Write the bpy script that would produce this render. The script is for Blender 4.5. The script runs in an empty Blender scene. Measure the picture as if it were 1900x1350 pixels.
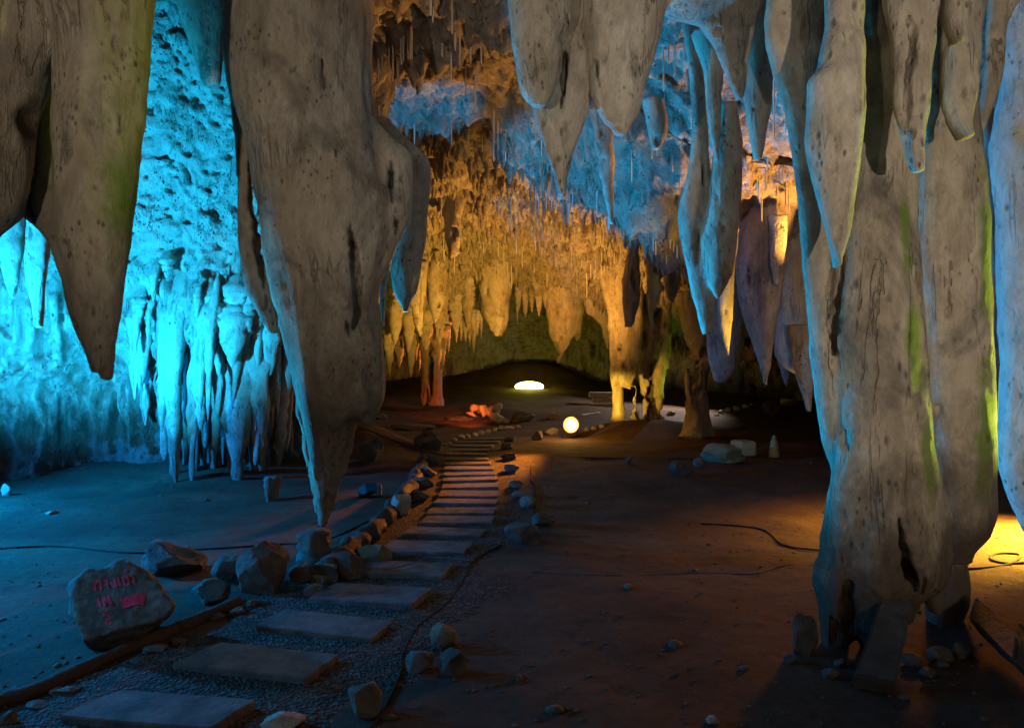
import bpy, bmesh, math, random
import numpy as np
from mathutils import Vector, Matrix
from mathutils.bvhtree import BVHTree

F = 1267.0; HX, HY = 950.0, 690.0; CAMZ = 1.5
C = bpy.context.scene.collection
R = math.radians
rng = np.random.default_rng(7)
random.seed(7)

def at(px, py, Y):
    return np.array([(px - HX) / F * Y, Y, CAMZ - (py - HY) / F * Y])

# ------------------------------------------------------------------ noise
_perm = np.random.default_rng(3).permutation(256).astype(np.int32)
_perm = np.concatenate([_perm, _perm, _perm])
_g = np.random.default_rng(4).normal(size=(256, 3)); _g /= np.linalg.norm(_g, axis=1)[:, None]
_g = _g.astype(np.float32)

def pnoise(P):
    P = np.asarray(P, np.float32)
    i = np.floor(P).astype(np.int32); f = P - i
    i &= 255
    u = f * f * f * (f * (f * 6 - 15) + 10)
    out = 0
    for dx in (0, 1):
        wx = u[:, 0] if dx else 1 - u[:, 0]
        a = _perm[i[:, 0] + dx]
        for dy in (0, 1):
            wy = wx * (u[:, 1] if dy else 1 - u[:, 1])
            b = _perm[a + i[:, 1] + dy]
            for dz in (0, 1):
                w = wy * (u[:, 2] if dz else 1 - u[:, 2])
                g = _g[_perm[b + i[:, 2] + dz]]
                out = out + w * (g[:, 0] * (f[:, 0] - dx) + g[:, 1] * (f[:, 1] - dy) + g[:, 2] * (f[:, 2] - dz))
    return out * 1.5

def fbm(P, oct=3, gain=0.5, lac=2.03):
    P = np.asarray(P, np.float32); a = 1.0; s = 0
    for o in range(oct):
        s = s + a * pnoise(P + o * 17.3); P = P * lac; a *= gain
    return s

def sstep(a, b, x):
    t = np.clip((x - a) / (b - a), 0, 1); return t * t * (3 - 2 * t)

# ------------------------------------------------------------------ mesh helpers
def mesh_np(name, V, Q, mat=None, smooth=True):
    me = bpy.data.meshes.new(name)
    V = np.ascontiguousarray(V, np.float32); Q = np.ascontiguousarray(Q, np.int32)
    n = Q.shape[1]
    me.vertices.add(len(V)); me.vertices.foreach_set('co', V.ravel())
    me.loops.add(Q.size); me.loops.foreach_set('vertex_index', Q.ravel())
    me.polygons.add(len(Q)); me.polygons.foreach_set('loop_start', np.arange(0, Q.size, n, dtype=np.int32))
    me.update(calc_edges=True); me.validate()
    me.polygons.foreach_set('use_smooth', np.full(len(me.polygons), smooth))
    if mat: me.materials.append(mat)
    return me

def link(name, me, loc=(0, 0, 0), parent=None):
    o = bpy.data.objects.new(name, me); C.objects.link(o); o.location = loc
    if parent: o.parent = parent
    return o

def tag(o, label, cat, group=None, kind=None):
    if label: o['label'] = label
    if cat: o['category'] = cat
    if group: o['group'] = group
    if kind or cat: o['kind'] = kind or 'thing'
    return o

def empty(name, loc, label, cat, group=None):
    o = bpy.data.objects.new(name, None); C.objects.link(o); o.location = loc; o.empty_display_size = .1
    return tag(o, label, cat, group)

def grid_quads(nu, nv):
    a = np.arange(nu * nv).reshape(nu, nv)
    return np.stack([a[:-1, :-1], a[1:, :-1], a[1:, 1:], a[:-1, 1:]], -1).reshape(-1, 4)

def surface_nets(Fd, org, h):
    Fd = np.pad(Fd, 1, constant_values=1.0); org = np.asarray(org) - h
    ins = Fd < 0
    n = np.array(Fd.shape) - 1
    cnt = np.zeros(n, np.int8)
    for a in (0, 1):
        for b in (0, 1):
            for c in (0, 1):
                cnt += ins[a:a + n[0], b:b + n[1], c:c + n[2]]
    act = (cnt > 0) & (cnt < 8)
    I = np.argwhere(act)
    idx = np.full(n, -1, np.int64); idx[act] = np.arange(len(I))
    corners = np.array([(a, b, c) for a in (0, 1) for b in (0, 1) for c in (0, 1)])
    val = np.stack([Fd[I[:, 0] + c[0], I[:, 1] + c[1], I[:, 2] + c[2]] for c in corners], 1)
    S = np.zeros((len(I), 3)); N = np.zeros(len(I))
    for e0 in range(8):
        for ax in (4, 2, 1):
            if e0 & ax: continue
            e1 = e0 | ax
            v0, v1 = val[:, e0], val[:, e1]
            m = (v0 < 0) != (v1 < 0)
            t = np.where(m, v0 / np.where(m, v0 - v1, 1), 0)[:, None]
            p = corners[e0] + t * (corners[e1] - corners[e0])
            S += np.where(m[:, None], p, 0); N += m
    V = org + (I + S / np.maximum(N, 1)[:, None]) * h
    quads = []
    for ax in range(3):
        o1, o2 = [(1, 2), (2, 0), (0, 1)][ax]
        sl0 = [slice(None)] * 3; sl1 = [slice(None)] * 3
        sl0[ax] = slice(0, -1); sl1[ax] = slice(1, None)
        ch = ins[tuple(sl0)] != ins[tuple(sl1)]
        E = np.argwhere(ch)
        E = E[(E[:, o1] > 0) & (E[:, o2] > 0) & (E[:, o1] < n[o1]) & (E[:, o2] < n[o2])]
        d1 = np.zeros(3, int); d1[o1] = 1; d2 = np.zeros(3, int); d2[o2] = 1
        c = [E - d1 - d2, E - d2, E, E - d1]
        q = np.stack([idx[k[:, 0], k[:, 1], k[:, 2]] for k in c], 1)
        fl = ~ins[E[:, 0], E[:, 1], E[:, 2]]
        q[fl] = q[fl][:, ::-1]
        quads.append(q)
    Q = np.concatenate(quads)
    Q = Q[(Q >= 0).all(1)]
    # keep the largest connected piece
    lab = np.arange(len(V))
    for _ in range(200):
        m = lab[Q].min(1); new = lab.copy()
        for k in range(4): np.minimum.at(new, Q[:, k], m)
        new = new[new]; new = new[new]
        if (new == lab).all(): break
        lab = new
    keep = lab == np.bincount(lab).argmax()
    if keep.all(): return V, Q
    ren = np.cumsum(keep) - 1
    return V[keep], ren[Q[keep[Q].all(1)]]

# ------------------------------------------------------------------ materials
class NT:
    def __init__(s, name):
        s.m = bpy.data.materials.new(name); s.m.use_nodes = True
        s.t = s.m.node_tree; s.t.nodes.clear()
    def n(s, typ, ins=None, **kw):
        nd = s.t.nodes.new(typ)
        for k, v in kw.items(): setattr(nd, k, v)
        for k, v in (ins or {}).items():
            if isinstance(v, bpy.types.NodeSocket): s.t.links.new(v, nd.inputs[k])
            else: nd.inputs[k].default_value = v
        return nd
    def pos(s, scale=(1, 1, 1)):
        g = s.n('ShaderNodeNewGeometry')
        return s.n('ShaderNodeVectorMath', {0: g.outputs['Position'], 1: scale}, operation='MULTIPLY').outputs[0]
    def noise(s, vec, scale, detail=4, rough=.55, dist=0):
        return s.n('ShaderNodeTexNoise', {'Vector': vec, 'Scale': scale, 'Detail': detail, 'Roughness': rough, 'Distortion': dist}).outputs['Fac']
    def ramp(s, fac, stops):
        r = s.n('ShaderNodeValToRGB', {'Fac': fac}); el = r.color_ramp.elements
        while len(el) < len(stops): el.new(.5)
        for e, (p, c) in zip(el, stops):
            e.position = p; e.color = (c if len(c) == 4 else tuple(c) + (1,)) if hasattr(c, '__len__') else (c, c, c, 1)
        return r.outputs['Color']
    def mix(s, fac, a, b, mode='MIX'):
        m = s.n('ShaderNodeMix', data_type='RGBA', blend_type=mode)
        for i, v in ((0, fac), (6, a), (7, b)):
            if isinstance(v, bpy.types.NodeSocket): s.t.links.new(v, m.inputs[i])
            else: m.inputs[i].default_value = v if i == 0 else tuple(v) + (1,)
        return m.outputs[2]
    def math(s, op, a, b=0., c=None):
        ins = {0: a, 1: b}
        if c is not None: ins[2] = c
        return s.n('ShaderNodeMath', ins, operation=op).outputs[0]
    def bump(s, h, dist, strength=1., normal=None):
        ins = {'Height': h, 'Distance': dist, 'Strength': strength}
        if normal is not None: ins['Normal'] = normal
        return s.n('ShaderNodeBump', ins).outputs[0]
    def finish(s, col, rough=.8, normal=None, spec=.3, **kw):
        b = s.n('ShaderNodeBsdfPrincipled', {'Base Color': col if isinstance(col, bpy.types.NodeSocket) else tuple(col) + (1,), 'Roughness': rough, 'Specular IOR Level': spec})
        for k, v in kw.items(): b.inputs[k].default_value = v
        if normal is not None: s.t.links.new(normal, b.inputs['Normal'])
        o = s.n('ShaderNodeOutputMaterial'); s.t.links.new(b.outputs[0], o.inputs[0])
        return s.m

def stone(name, light, mid, dark, soot=.0, streak=.42, rough=.78, bsc=1., algae_and_light=(), mud=None, flecks=.5, pit=1., spec=.25):
    """flowstone: creamy calcite with vertical tan streaks, pits, soot patches; moss film and painted green light patches and a muddy foot where given"""
    t = NT(name)
    p = t.pos(); pv = t.pos((1, 1, streak))
    n1 = t.noise(pv, 3.2, 6, .6, .6)
    col = t.ramp(n1, [(.30, dark), (.45, mid), (.62, light), (.8, tuple(min(1, c * 1.12) for c in light))])
    n2 = t.noise(p, 1.1, 5, .6, .3)
    col = t.mix(t.ramp(n2, [(.42, 0.), (.68, .75)]), col, mid)
    n8 = t.noise(t.pos((1, 1, .13)), 5.5, 5, .62, .4)
    col = t.mix(t.ramp(n8, [(.38, .0), (.50, .18), (.56, .05), (.72, .32)]), col, (mid[0] * .62, mid[1] * .58, mid[2] * .52))
    n3 = t.noise(pv, 26, 5, .7)
    col = t.mix(t.ramp(n3, [(.28, .75 * flecks), (.45, 0.)]), col, tuple(c * .45 for c in dark))
    n6 = t.noise(t.pos((1, 1, .45)), 11, 7, .75, .6)
    col = t.mix(t.ramp(n6, [(.46, 0.), (.62, .6)]), col, tuple(c * .62 for c in mid))
    n5 = t.noise(pv, 7, 4, .6, 1.2)
    col = t.mix(t.ramp(n5, [(.60, 0.), (.74, .55)]), col, (dark[0] * .85, dark[1] * .62, dark[2] * .42))
    if soot > 0:
        n4 = t.noise(t.pos((1, 1, .8)), 1.9, 6, .62, .8)
        col = t.mix(t.ramp(n4, [(.50, 0.), (.66, soot)]), col, (.06, .05, .045))
    at_ = t.n('ShaderNodeAttribute', attribute_name='cavity_shade').outputs['Fac']  # shade inside cracks and pits, put into the colour
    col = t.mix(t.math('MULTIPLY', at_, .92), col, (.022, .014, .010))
    # pits
    vo = t.n('ShaderNodeTexVoronoi', {'Vector': t.pos((1, 1, .55)), 'Scale': 13.0, 'Randomness': 1.})
    gate = t.noise(p, 3.3, 3)
    pm = t.math('MULTIPLY', t.ramp(vo.outputs['Distance'], [(.06, 1.), (.24, 0.)]), t.ramp(gate, [(.5, 0.), (.62, 1.)]))
    col = t.mix(t.math('MULTIPLY', pm, .7 * pit), col, tuple(c * .4 for c in dark))
    v2 = t.n('ShaderNodeTexVoronoi', {'Vector': t.pos((1, 1, .5)), 'Scale': 27.0, 'Randomness': 1.})
    pm2 = t.math('MULTIPLY', t.ramp(v2.outputs['Distance'], [(.08, 1.), (.30, 0.)]), t.ramp(t.noise(p, 2.3, 5, .65), [(.50, 0.), (.60, 1.)]))
    col = t.mix(t.math('MULTIPLY', pm2, .75 * pit), col, tuple(c * .38 for c in dark))
    hc = t.math('ABSOLUTE', t.math('SUBTRACT', t.noise(t.pos((1, 1, .10)), 4.5, 6, .62, .5), .5))
    hcm = t.math('MULTIPLY', t.ramp(hc, [(.004, 1.), (.016, 0.)]), t.ramp(t.noise(p, 1.7, 4), [(.50, 0.), (.60, 1.)]))
    col = t.mix(t.math('MULTIPLY', hcm, .2), col, tuple(c * .4 for c in dark))
    for (c, r, k) in algae_and_light:
        d = t.n('ShaderNodeVectorMath', {0: t.n('ShaderNodeVectorMath', {0: t.pos(), 1: tuple(c)}, operation='SUBTRACT').outputs[0], 1: (1 / r[0], 1 / r[1], 1 / r[2])}, operation='MULTIPLY').outputs[0]
        L = t.n('ShaderNodeVectorMath', {0: d}, operation='LENGTH').outputs['Value']
        v = t.math('ADD', L, t.math('MULTIPLY', t.math('SUBTRACT', t.noise(p, 6, 5, .65), .5), 1.6))
        col = t.mix(t.ramp(v, [(.45, k), (1.0, 0.)]), col, (.105, .16, .018))
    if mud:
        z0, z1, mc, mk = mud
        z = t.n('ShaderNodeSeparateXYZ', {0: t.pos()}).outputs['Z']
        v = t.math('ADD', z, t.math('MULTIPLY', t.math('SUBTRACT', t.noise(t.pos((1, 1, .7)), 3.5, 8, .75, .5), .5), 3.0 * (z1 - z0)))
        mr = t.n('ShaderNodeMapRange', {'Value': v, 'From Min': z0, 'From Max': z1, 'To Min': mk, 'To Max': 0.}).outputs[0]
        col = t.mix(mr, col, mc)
    h = t.math('ADD', t.math('MULTIPLY', t.noise(pv, 9, 8, .68, .4), 1.), t.math('MULTIPLY', t.noise(t.pos((1, 1, .6)), 38, 6, .75), .5))
    h = t.math('SUBTRACT', h, t.math('MULTIPLY', t.math('ADD', t.math('ADD', pm, pm2), hcm), .7 * pit))
    return t.finish(col, rough, t.bump(h, .024 * bsc), spec)

def simple_mat(name, c1, c2, sc, rough=.8, bump=.01, bsc=None, **kw):
    t = NT(name); p = t.pos()
    n = t.noise(p, sc, 6, .65)
    col = t.ramp(n, [(.32, c1), (.68, c2)])
    h = t.noise(p, bsc or sc * 3, 6, .7)
    return t.finish(col, rough, t.bump(h, bump), **kw)

def emit_mat(name, col, k):
    t = NT(name)
    e = t.n('ShaderNodeEmission', {'Color': tuple(col) + (1,), 'Strength': k})
    o = t.n('ShaderNodeOutputMaterial'); t.t.links.new(e.outputs[0], o.inputs[0]); return t.m

CREAM, TAN, BROWN = (.49, .42, .33), (.37, .30, .225), (.20, .15, .105)
M = {}
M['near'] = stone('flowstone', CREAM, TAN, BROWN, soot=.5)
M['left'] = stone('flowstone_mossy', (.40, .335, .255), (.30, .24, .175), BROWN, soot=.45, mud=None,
                  algae_and_light=[(at(205, 350, 4.2), (.20, .5, .42), .9), (at(30, 290, 4.2), (.17, .5, .62), .9)])  # first patch is moss film, second is green light put into the colour
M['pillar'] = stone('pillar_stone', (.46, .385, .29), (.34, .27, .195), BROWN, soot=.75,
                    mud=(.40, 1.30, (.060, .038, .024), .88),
                    algae_and_light=[(at(1695, 420, 3.6), (.05, .4, .35), .85), (at(1706, 640, 3.6), (.07, .4, .30), .9), (at(1735, 860, 3.6), (.06, .4, .28), .85), (at(1824, 480, 3.9), (.07, .4, .5), .8), (at(1822, 800, 3.9), (.08, .4, .55), .9), (at(1585, 300, 3.4), (.045, .3, .4), .8)])  # yellow-green light of the right-hand faces, put into the colour
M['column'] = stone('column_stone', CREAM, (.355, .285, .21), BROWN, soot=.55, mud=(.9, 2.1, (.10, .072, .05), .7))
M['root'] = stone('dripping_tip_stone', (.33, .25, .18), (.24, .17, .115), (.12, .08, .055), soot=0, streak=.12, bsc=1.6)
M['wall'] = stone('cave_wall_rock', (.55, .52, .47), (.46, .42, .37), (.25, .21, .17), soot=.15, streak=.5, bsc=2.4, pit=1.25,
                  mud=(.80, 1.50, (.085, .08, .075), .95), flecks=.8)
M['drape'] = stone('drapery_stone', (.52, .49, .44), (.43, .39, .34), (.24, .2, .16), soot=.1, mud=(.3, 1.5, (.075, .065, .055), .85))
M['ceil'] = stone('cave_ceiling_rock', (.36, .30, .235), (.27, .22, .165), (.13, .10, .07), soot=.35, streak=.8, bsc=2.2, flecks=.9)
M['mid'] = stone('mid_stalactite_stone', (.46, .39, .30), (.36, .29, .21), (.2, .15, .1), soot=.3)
M['pale'] = stone('white_lit_column_stone', (.60, .54, .48), (.5, .44, .38), (.3, .24, .19), soot=.1)  # lighter base stands in for white light on the edge column
M['rock'] = simple_mat('boulder_rock', (.04, .033, .028), (.135, .108, .088), 6, .85, .03, 14)
M['rock_pale'] = simple_mat('limestone_cobble', (.22, .18, .14), (.40, .34, .27), 9, .85, .02, 20)
M['rock_moss'] = None
M['slate'] = simple_mat('dark_flecked_slate', (.035, .032, .03), (.085, .078, .072), 9, .7, .012, 30)
M['slab'] = simple_mat('sandstone_slab', (.040, .037, .034), (.125, .112, .10), 7, .85, .022, 24)
M['log'] = simple_mat('weathered_log', (.026, .02, .015), (.07, .054, .04), 8, .85, .02, 18)
M['metal'] = simple_mat('black_lamp_metal', (.02, .02, .02), (.035, .035, .035), 20, .5, .002)
M['cable'] = simple_mat('black_cable_rubber', (.012, .011, .01), (.02, .018, .016), 20, .9, .001, spec=.1)
M['wire'] = simple_mat('pale_wire', (.07, .06, .05), (.10, .09, .075), 20, .8, .001)
M['straw'] = simple_mat('soda_straw_calcite', (.40, .36, .31), (.52, .48, .42), 15, .6, .002)
M['plank'] = simple_mat('pale_plank_wood', (.36, .32, .28), (.5, .46, .41), 6, .75, .006)
M['paint'] = simple_mat('red_paint', (.50, .012, .05), (.62, .02, .075), 30, .6, .004)
M['block'] = simple_mat('ochre_block', (.22, .19, .10), (.33, .28, .15), 6, .85, .02)
t = NT('mossy_rock'); p = t.pos(); nn = t.noise(p, 9, 6, .7)
M['rock_moss'] = t.finish(t.mix(t.ramp(nn, [(.52, 0.), (.6, .8)]), t.ramp(t.noise(p, 6, 5), [(.3, (.07, .055, .045)), (.7, (.19, .155, .12))]), (.13, .17, .025)), .85, t.bump(t.noise(p, 15, 7, .7), .03))
t = NT('sign_boulder_rock'); p = t.pos(); nn = t.noise(p, 7, 6, .7)
M['sign'] = t.finish(t.mix(t.ramp(nn, [(.56, 0.), (.66, .55)]), t.ramp(t.noise(p, 11, 7, .7), [(.3, (.045, .038, .032)), (.5, (.095, .083, .068)), (.72, (.24, .22, .19))]), (.12, .14, .03)), .85, t.bump(t.noise(p, 22, 8, .75), .022))
# ground: trodden brown earth with lighter dust, small clods and stones
t = NT('cave_earth'); p = t.pos()
col = t.ramp(t.noise(p, .9, 6, .65), [(.35, (.050, .030, .020)), (.55, (.085, .050, .032)), (.72, (.125, .080, .050))])
col = t.mix(t.ramp(t.noise(p, 14, 6, .7), [(.5, 0.), (.72, .7)]), col, (.03, .018, .012))
col = t.mix(t.ramp(t.noise(p, 45, 3, .6), [(.66, 0.), (.74, .6)]), col, (.17, .12, .085))
h = t.math('ADD', t.noise(p, 12, 10, .78), t.math('MULTIPLY', t.noise(p, 70, 4, .7), .35))
M['ground'] = t.finish(col, .9, t.bump(h, .032), .15)
t = NT('path_gravel'); p = t.pos()
vo = t.n('ShaderNodeTexVoronoi', {'Vector': p, 'Scale': 55.})
col = t.ramp(vo.outputs['Color'], [(.1, (.025, .02, .017)), (.6, (.06, .047, .038)), (.9, (.12, .1, .08))])
M['path'] = t.finish(col, .9, t.bump(t.math('ADD', vo.outputs['Distance'], t.noise(p, 30, 5)), .03), .15)

# ------------------------------------------------------------------ ground
def ground_z(X, Y):
    X = np.asarray(X, float); Y = np.asarray(Y, float)
    sh = X.shape; P = np.stack([X.ravel(), Y.ravel(), np.zeros(X.size)], 1)
    far = sstep(16.5, 27, Y); left = 1 - sstep(1.5, 5, X)
    z = far * (.42 + .35 * left)
    z = z + .55 * np.exp(-(((X + 2.75) / .9) ** 2 + ((Y - 12.4) / 1.5) ** 2))
    z = z + .30 * np.exp(-(((X - 3.5) / 1.6) ** 2 + ((Y - 16.8) / 1.3) ** 2))
    z = z + .75 * np.exp(-(((X - .7) / 2.4) ** 2 + ((Y - 29.9) / 1.0) ** 2)) + .5 * sstep(26, 31, Y)  # mound added behind the yellow lamp to show its halo; back slope
    z = z + .20 * np.exp(-(((X + 1.5) / 2.2) ** 2 + ((Y - 20.5) / .8) ** 2))
    z = z + .20 * sstep(8.6, 9.9, Y) * sstep(-2.6, -4.2, X)
    z = z + 1.5 * sstep(-2.2, -5.2, Y)  # unseen rise behind the camera, added to shade the near floor
    n = fbm(P * .55, 3).reshape(sh)
    m = fbm(P * 3.1 + 5, 4, .55).reshape(sh)
    dpath = np.abs(X - np.interp(Y, PATH_Y, PATH_X))
    k = sstep(.5, 1.4, dpath)
    return z + (.05 * n * k * sstep(1, 5, Y + 1) + .010 * m * (.4 + .6 * k))

# slabs: (corner pixels front-left, back-left, back-right, front-right)
SL = [((103, 1325), (222, 1277), (478, 1301), (392, 1356)), ((319, 1228), (408, 1187), (632, 1213), (568, 1258)),
      ((468, 1160), (528, 1128), (735, 1147), (690, 1181)), ((572, 1107), (625, 1079), (806, 1092), (765, 1122)),
      ((644, 1062), (690, 1039), (846, 1042), (822, 1067)), ((695, 1021), (725, 1001), (880, 1002), (862, 1022)),
      ((743, 989), (765, 975), (905, 979), (893, 991)), ((775, 968), (793, 955), (919, 956), (913, 968)),
      ((788, 951), (800, 940), (922, 940), (917, 951)), ((803, 933), (812, 924), (926, 924), (922, 933)),
      ((811, 919), (817, 909), (927, 908), (925, 918)), ((817, 904), (821, 896), (926, 895), (925, 903)),
      ((820, 892), (823, 885), (924, 884), (923, 891)), ((821, 881), (824, 875), (921, 874), (921, 880)),
      ((822, 870.5), (825, 865), (917, 865), (917, 870)), ((822, 861), (825, 856), (911, 856), (911, 860.5)),
      ((823, 852), (826, 847.5), (906, 847.5), (906, 851.5)), ((825, 843), (829, 839), (904, 839), (903, 843)),
      ((829, 835), (834, 831.5), (908, 831.5), (906, 835)), ((836, 827.5), (842, 824), (917, 824), (914, 827.5)),
      ((846, 820), (853, 817), (930, 817), (926, 820)), ((858, 813.5), (867, 811), (948, 811), (943, 813.5))]
SLABZ = .042
def on_plane(px, py, z=0.):
    Y = (CAMZ - z) * F / (py - HY); return at(px, py, Y)
SLP = [[on_plane(x, y, SLABZ) for x, y in q] for q in SL]
cen = np.array([np.mean(q, 0) for q in SLP])
PATH_Y = np.concatenate([[0.], cen[:, 1], [16.6, 17.4]]); PATH_X = np.concatenate([[-2.9], cen[:, 0], [.2, 1.0]])

def make_ground():
    ys = np.concatenate([np.linspace(-8, 1.8, 20), np.geomspace(1.9, 34, 520)])
    s = np.linspace(-1, 1, 520)
    Yg, Sg = np.meshgrid(ys, s, indexing='ij')
    w = np.maximum(11, Yg * 1.05)
    # finer toward the middle where it is seen
    Xg = np.where(Yg < 12, np.sign(Sg) * (np.abs(Sg) ** 1.35) * w, Sg * w)
    Zg = ground_z(Xg, Yg)
    V = np.stack([Xg, Yg, Zg], -1).reshape(-1, 3)
    Q = grid_quads(*Yg.shape)[:, ::-1]
    me = mesh_np('ground', V, Q, M['ground'])
    tag(link('ground', me), None, None, kind='structure')
    return BVHTree.FromPolygons([Vector(v) for v in V], Q.tolist())
G = make_ground()

def drop(px, py):
    """the ground point seen at a pixel"""
    o = Vector((0, 0, CAMZ)); d = Vector(((px - HX) / F, 1, -(py - HY) / F)).normalized()
    h = G.ray_cast(o, d)
    return np.array(h[0]) if h[0] else on_plane(px, py)
def gz(x, y): return float(ground_z(np.array([x]), np.array([y]))[0])

# path bed
def make_path():
    ys = np.linspace(1.6, 16.4, 300); V = []
    cx = np.interp(ys, PATH_Y, PATH_X)
    k = np.hanning(15); k /= k.sum(); cx = np.convolve(np.pad(cx, 7, mode='edge'), k, 'valid')
    us = np.linspace(-1, 1, 25)
    for y, c in zip(ys, cx):
        wl = .78; wr = .62 if y > 5 else .85
        for u in us:
            e = (wl if u < 0 else wr) + .07 * math.sin(y * 5 + u * 3) + .05 * math.sin(y * 13.7)
            V.append((c + u * e, y, 0))
    V = np.array(V); V[:, 2] = ground_z(V[:, 0], V[:, 1])
    edge = np.abs(np.tile(us, len(ys)))
    V[:, 2] += .014 * (1 - edge ** 6) - .004
    tag(link('path', mesh_np('path', V, grid_quads(len(ys), len(us))[:, ::-1], M['path'])), None, None, kind='structure')
make_path()

# slabs
def make_slabs():
    n = len(SLP)
    ordw = ['nearest', 'second', 'third', 'fourth', 'fifth', 'sixth', 'seventh', 'eighth', 'ninth', 'tenth', 'eleventh', 'twelfth', 'thirteenth', 'fourteenth', 'fifteenth', 'sixteenth', 'seventeenth', 'eighteenth', 'nineteenth', 'twentieth', 'twenty-first', 'farthest']
    for i, q in enumerate(SLP):
        bm = bmesh.new(); q = np.array(q); c = q.mean(0)
        # outline with slightly chipped edges
        pts = []
        r = random.Random(i)
        for a in range(4):
            p, p2 = q[a], q[(a + 1) % 4]
            for k in range(7):
                t = k / 7; v = p + (p2 - p) * t
                v = v + (c - v) * (r.uniform(-.012, .03) if k else r.uniform(0, .05))
                pts.append(v)
        zt = SLABZ + r.uniform(-.006, .006); tx, ty = r.uniform(-.02, .02), r.uniform(-.02, .02)
        base = min(gz(v[0], v[1]) for v in q) - .03
        top_in = [bm.verts.new((c[0] + (v[0] - c[0]) * .985, c[1] + (v[1] - c[1]) * .96, zt + (v[0] - c[0]) * tx + (v[1] - c[1]) * ty)) for v in pts]
        top_out = [bm.verts.new((v[0], v[1], zt - .008 + (v[0] - c[0]) * tx + (v[1] - c[1]) * ty)) for v in pts]
        bot = [bm.verts.new((v[0], v[1], base)) for v in pts]
        m = len(pts)
        for a in range(m):
            b = (a + 1) % m
            bm.faces.new((top_out[a], top_out[b], top_in[b], top_in[a])); bm.faces.new((bot[a], bot[b], top_out[b], top_out[a]))
        bm.faces.new(top_in)
        bmesh.ops.recalc_face_normals(bm, faces=bm.faces)
        me = bpy.data.meshes.new('paving_slab'); bm.to_mesh(me); bm.free(); me.materials.append(M['slab'])
        for v in me.vertices: v.co -= Vector((c[0], c[1], 0))
        o = link('paving_slab', me, (c[0], c[1], 0))
        if i == 0: lab = 'large bluish paving slab at the start of the stone path, below the red lettered boulder'
        elif i == n - 1: lab = 'farthest paving slab of the stone path, by the small edging stones near the round lamp'
        else: lab = f'{ordw[i]} flat stone paving slab of the path, counting from its near end'
        tag(o, lab, 'paving slab', 'stepping slabs of the path')
make_slabs()

# ------------------------------------------------------------------ ceiling
CY = [-6, 1, 3, 5, 7, 9, 10, 11, 13, 15, 17, 19, 21, 22.5, 25, 29, 34]
CX = [-400, 200, 495, 545, 640, 690, 800, 950, 1100, 1180, 1250, 1330, 1420, 1550, 1750, 2300]
CT = {-400: [4.6, 4.6, 4.6, 5.0, 6.2, 6.8, 7, 7, 7, 6.5, 6, 5, 4, 5, 5, 5, 5],
      200: [4.6, 4.6, 4.6, 5.0, 6.4, 7.2, 7.3, 7.2, 7, 6, 5, 4, 3, 5, 5, 5, 5],
      495: [4.6, 4.6, 4.6, 5.0, 6.1, 6.6, 6.5, 6.4, 6, 5.6, 5, 3.6, 1.9, 4, 5, 5, 5],
      545: [4.6, 4.6, 4.6, 4.9, 4.9, 3.0, 2.8, 2.8, 2.8, 3.0, 3, 2.5, 1.9, 4, 5, 5, 5],  # hidden roof dip behind the big column, added to block cyan light
      640: [4.6, 4.6, 4.6, 4.9, 5.0, 3.2, 2.9, 2.9, 2.9, 3.0, 3, 2.5, 1.8, 4, 5, 5, 5],
      690: [4.6, 4.6, 4.6, 4.9, 5.5, 5.75, 5.75, 5.7, 5.6, 5.4, 4.8, 3.4, 1.7, 3.6, 5, 5.2, 5],
      800: [4.6, 4.6, 4.6, 4.9, 5.5, 5.7, 5.7, 5.65, 5.5, 5.3, 4.8, 4.1, 3.05, 4.9, 5.2, 5.4, 5],
      950: [4.6, 4.6, 4.6, 4.9, 5.5, 5.65, 5.65, 5.5, 5.4, 5.2, 5.0, 4.75, 4.4, 5.4, 5.6, 5.6, 5],
      1100: [4.6, 4.6, 4.6, 4.9, 5.5, 5.4, 5.2, 4.9, 4.75, 4.6, 4.3, 4.0, 3.5, 5.0, 5.4, 5.4, 5],
      1180: [4.6, 4.6, 4.6, 4.9, 5.4, 5.0, 4.5, 4.2, 4.4, 4.3, 3.9, 3.4, 2.9, 4.6, 5, 5, 5],
      1250: [4.6, 4.6, 4.6, 4.9, 5.3, 4.6, 3.9, 3.5, 4.0, 3.9, 3.5, 3.0, 2.6, 4, 5, 5, 5],
      1330: [4.6, 4.6, 4.6, 4.9, 5.2, 4.4, 3.7, 3.2, 3.3, 3.0, 2.6, 2.3, 2.2, 3.6, 4, 4, 4],
      1420: [4.6, 4.6, 4.6, 4.9, 5.2, 4.4, 3.6, 2.9, 2.4, 2.2, 2.0, 1.9, 1.8, 3, 4, 4, 4],
      1550: [4.6, 4.6, 4.6, 4.8, 5.0, 4.4, 3.6, 2.8, 2.3, 2.1, 1.9, 1.8, 1.8, 3, 4, 4, 4],
      1750: [4.6, 4.6, 4.6, 4.6, 4.8, 4.4, 3.8, 3.2, 2.6, 2.2, 2, 2, 2, 3, 4, 4, 4],
      2300: [4.6, 4.6, 4.5, 4.2, 4.4, 4.2, 3.8, 3.4, 3, 2.6, 2.4, 2.4, 2.4, 3, 4, 4, 4]}
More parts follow.
